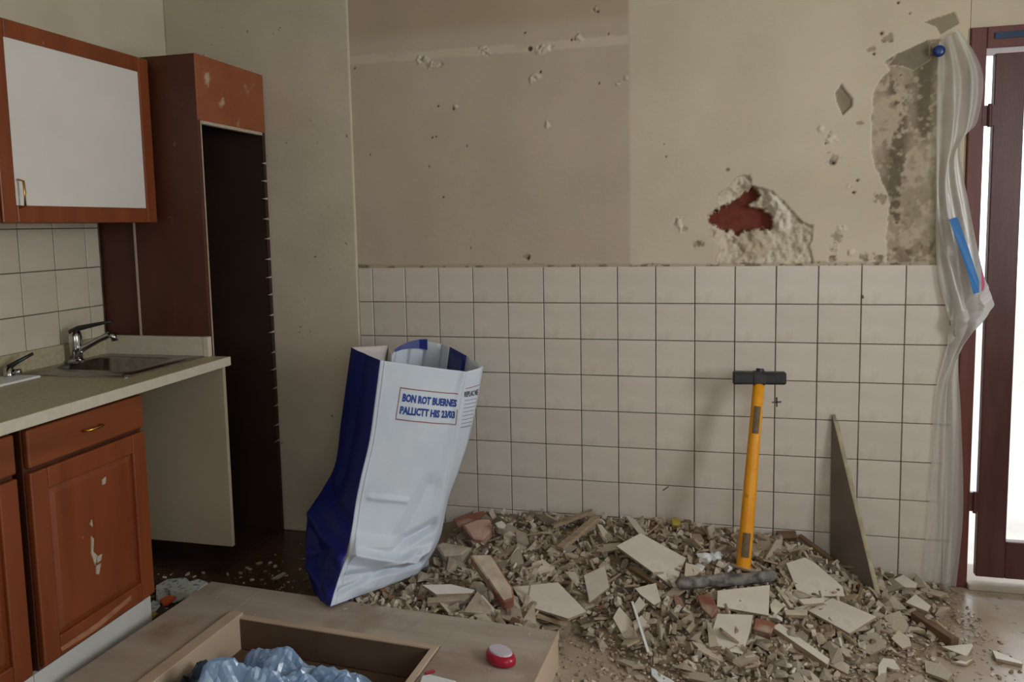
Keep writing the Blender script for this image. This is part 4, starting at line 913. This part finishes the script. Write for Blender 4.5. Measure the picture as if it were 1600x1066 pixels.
piece('yellow_bit', 'small mustard lump next to the white card', 'lump', [(1033,1047),(1040,1043),(1049,1048),(1042,1054)], .012, (0,-.2,.98), .01, m_yel, m_yel, bevel=.002)
piece('yellow_bit', 'yellowish chunk on top of the heap near the wall', 'lump', [(1098,801),(1108,799),(1118,803),(1113,810),(1101,809)], .19, (0,-.5,.85), .025, m_yel, m_yel, bevel=.004)
piece('yellow_bit', 'mustard chunk left of the yellowish chunk by the wall', 'lump', [(1048,811),(1056,808),(1064,812),(1062,820),(1050,820)], .185, (0,-.5,.85), .025, m_yel, m_yel, bevel=.004)
piece('broken_dish', 'curved white dish fragment at the bottom edge by the card', 'dish fragment', [(1017,1043),(1024,1046),(1034,1054),(1050,1062),(1062,1072),(1046,1076),(1030,1066),(1018,1054)], .014, (0,-.1,.98), .006, m_white, m_white)
piece('broken_dish', 'curved pale fragment standing at the lower right of the heap', 'dish fragment', [(1372,1066),(1372,1040),(1380,1028),(1396,1030),(1407,1046),(1396,1046),(1386,1042),(1382,1066)], .022, (0,-.4,.9), .006, m_shard_c, m_shard_c)
q = at(1166, 1036, 'z', .03)
tag(MB().tube([q+Vector((-.03, 0, -.004)), q+Vector((-.022, 0, 0)), q, q+Vector((.02, -.004, -.002)), q+Vector((.05, -.02, -.01)), q+Vector((.075, -.03, -.014))], [.002, .013, .017, .012, .004, .003], 12, ell=(1, .6)).build('spoon', m_chrome, smooth=True), 'shiny metal spoon end in the front crumbs', 'spoon')
for i, (px, py, s, z) in enumerate([(1100,872,.03,.14), (1118,868,.03,.145), (1136,888,.026,.125), (1092,888,.024,.125)]):
    c = at(px, py, 'z', z); rr = random.Random(60+i); bm = bmesh.new(); bmesh.ops.create_icosphere(bm, subdivisions=2, radius=1)
    for v in bm.verts: v.co = v.co*(s*rr.uniform(.62, 1.1)); v.co.z *= .75
    me = bpy.data.meshes.new('crumpled_bag'); bm.to_mesh(me); bm.free(); o = link('crumpled_scrap', me, m_white); o.location = c; tag(o, 'crumpled white plastic scrap left of the hammer handle', 'scrap', 'white scraps by the hammer')

# medium shards: individuals from shared meshes
tile_ms, chunk_ms, brick_ms, stick_ms = [], [], [], []
for k in range(14):
    r = random.Random(100+k); b = MB(); b.prism(rand_poly(r, 1.0, r.uniform(1.1, 2.4)), (0, 0, -.34), 0, 1); me = b.mesh('shard'); me.materials.append(m_shard); me.materials.append(m_shard_e); fixn(me); tile_ms.append(me)
for k in range(8):
    r = random.Random(200+k)
    for lst, m in ((chunk_ms, m_plch), (brick_ms, m_brick)):
        bm = bmesh.new(); vv = [bm.verts.new((r.gauss(0, .6), r.gauss(0, .5), r.gauss(0, .38))) for _ in range(12)]; res_ = bmesh.ops.convex_hull(bm, input=bm.verts)
        for v in [v for v in bm.verts if not v.link_faces]: bm.verts.remove(v)
        me = bpy.data.meshes.new('chunk'); bm.to_mesh(me); bm.free(); me.materials.append(m); lst.append(me)
for k in range(6):
    r = random.Random(300+k); b = MB(); b.prism([Vector(q) for q in ((-1.9, -.2, 0), (1.7, -.25*r.uniform(.5, 1), 0), (2.0, .1, 0), (1.6, .24, 0), (-1.8, .2*r.uniform(.6, 1.2), 0))], (0, 0, -.22)); me = b.mesh('splinter'); me.materials.append(m_stick); fixn(me); stick_ms.append(me)
kinds = [('tile_shard', tile_ms, 'glazed tile shard', 'tile shard', 'tile shards'),
         ('mortar_chunk', chunk_ms, 'grey-beige mortar chunk', 'mortar chunk', 'mortar chunks'),
         ('brick_crumb', brick_ms, 'reddish brick crumb', 'brick crumb', 'brick crumbs'),
         ('wood_splinter', stick_ms, 'thin wood splinter', 'splinter', 'splinters')]
def drop(kd, x, y, z, s, tilt, r):
    nm_, ms_, lb, ct, gr = kinds[kd]; o = bpy.data.objects.new(nm_, r.choice(ms_)); C.objects.link(o); o.location = (x, y, z); o.scale = (s, s, s*r.uniform(.6, 1) if kd else min(s, .022)*.95)
    o.rotation_euler = (r.gauss(0, tilt), r.gauss(0, tilt), r.uniform(0, 6.28)); 
    where = ('beside the rubble bag' if x < .8 else 'under the leaning board' if 1.75 < x < 2.0 else 'at the right end towards the door' if x >= 2.0 else 'around the hammer foot' if 1.4 < x and y > -.45 else 'along the tiled wall' if y > -.2 else 'on the front slope' if y < -.5 else 'in the middle of the heap')
    big = s > (.033, .027, .02, .03)[kd]
    tag(o, (('larger ' if big else 'small ')+lb+' '+where), ct, gr+(', larger' if big else ', small')+' '+where); return o
r = random.Random(5); got = [0, 0, 0, 0]; want = [300, 200, 16, 60]
for kd in range(4):
    while got[kd] < want[kd]:
        x = r.uniform(.39, 2.2); y = r.uniform(-.95, -.06)
        if blocked(x, y) or not in_pile(x, y): continue
        h = float(HH(x, y))
        if h < .012 and r.random() < .7: continue
        s = (r.choice((.02, .024, .028, .034, .042, .052)), r.choice((.018, .024, .03, .038)), r.choice((.014, .018, .026)), r.choice((.02, .026, .034)))[kd]
        drop(kd, x, y, h+s*.28, s, .55 if h > .03 else .2, r); got[kd] += 1
# bits on the dark floor by the niche and the papers beside the box
for i, (px, py, s) in enumerate([(405,881,.02), (437,901,.035), (292,876,.022), (325,881,.02), (356,898,.016), (270,883,.02), (293,898,.014), (318,896,.012), (340,868,.008), (280,851,.01)]):
    q = at(px, py, 'z', .005); o = bpy.data.objects.new('plaster_flake', tile_ms[i]); C.objects.link(o); o.location = (q.x, q.y, .009); o.scale = (s*.8, s*.8, .016); o.rotation_euler = (0, 0, i*1.3)
    tag(o, 'pale plaster flake on the dark floor below the niche', 'plaster flake', 'flakes on the dark floor')
def sheet_px(name, label, cat_, px, z, m, th=.003):
    b = MB(); b.prism([at(x, y, 'z', z) for x, y in px], (0, 0, -th)); o = b.build(name, m); tag(o, label, cat_); return o
sheet_px('newspaper', 'folded newspaper in the gap between cupboard and box', 'newspaper', [(244,915),(262,905),(290,903),(300,912),(262,935),(244,940)], .02, m_paper, .012)
sheet_px('newspaper', 'newspaper sheet at the mouth of the empty bay', 'newspaper', [(263,918),(310,905),(325,910),(300,928),(270,940)], .032, m_paper, .008)
sheet_px('newspaper', 'crumpled paper strip near the white plinth', 'newspaper', [(222,955),(240,938),(250,945),(232,968),(222,974)], .06, m_paper, .006)
sheet_px('orange_wrapper', 'small orange wrapper beside the newspaper', 'wrapper', [(250,937),(262,930),(275,932),(262,942),(254,943)], .062, m_orange, .01)
sheet_px('yellow_scrap', 'yellowish paper scrap at the end of the plinth', 'scrap', [(220,966),(238,956),(246,958),(226,974)], .07, m_yel, .005)
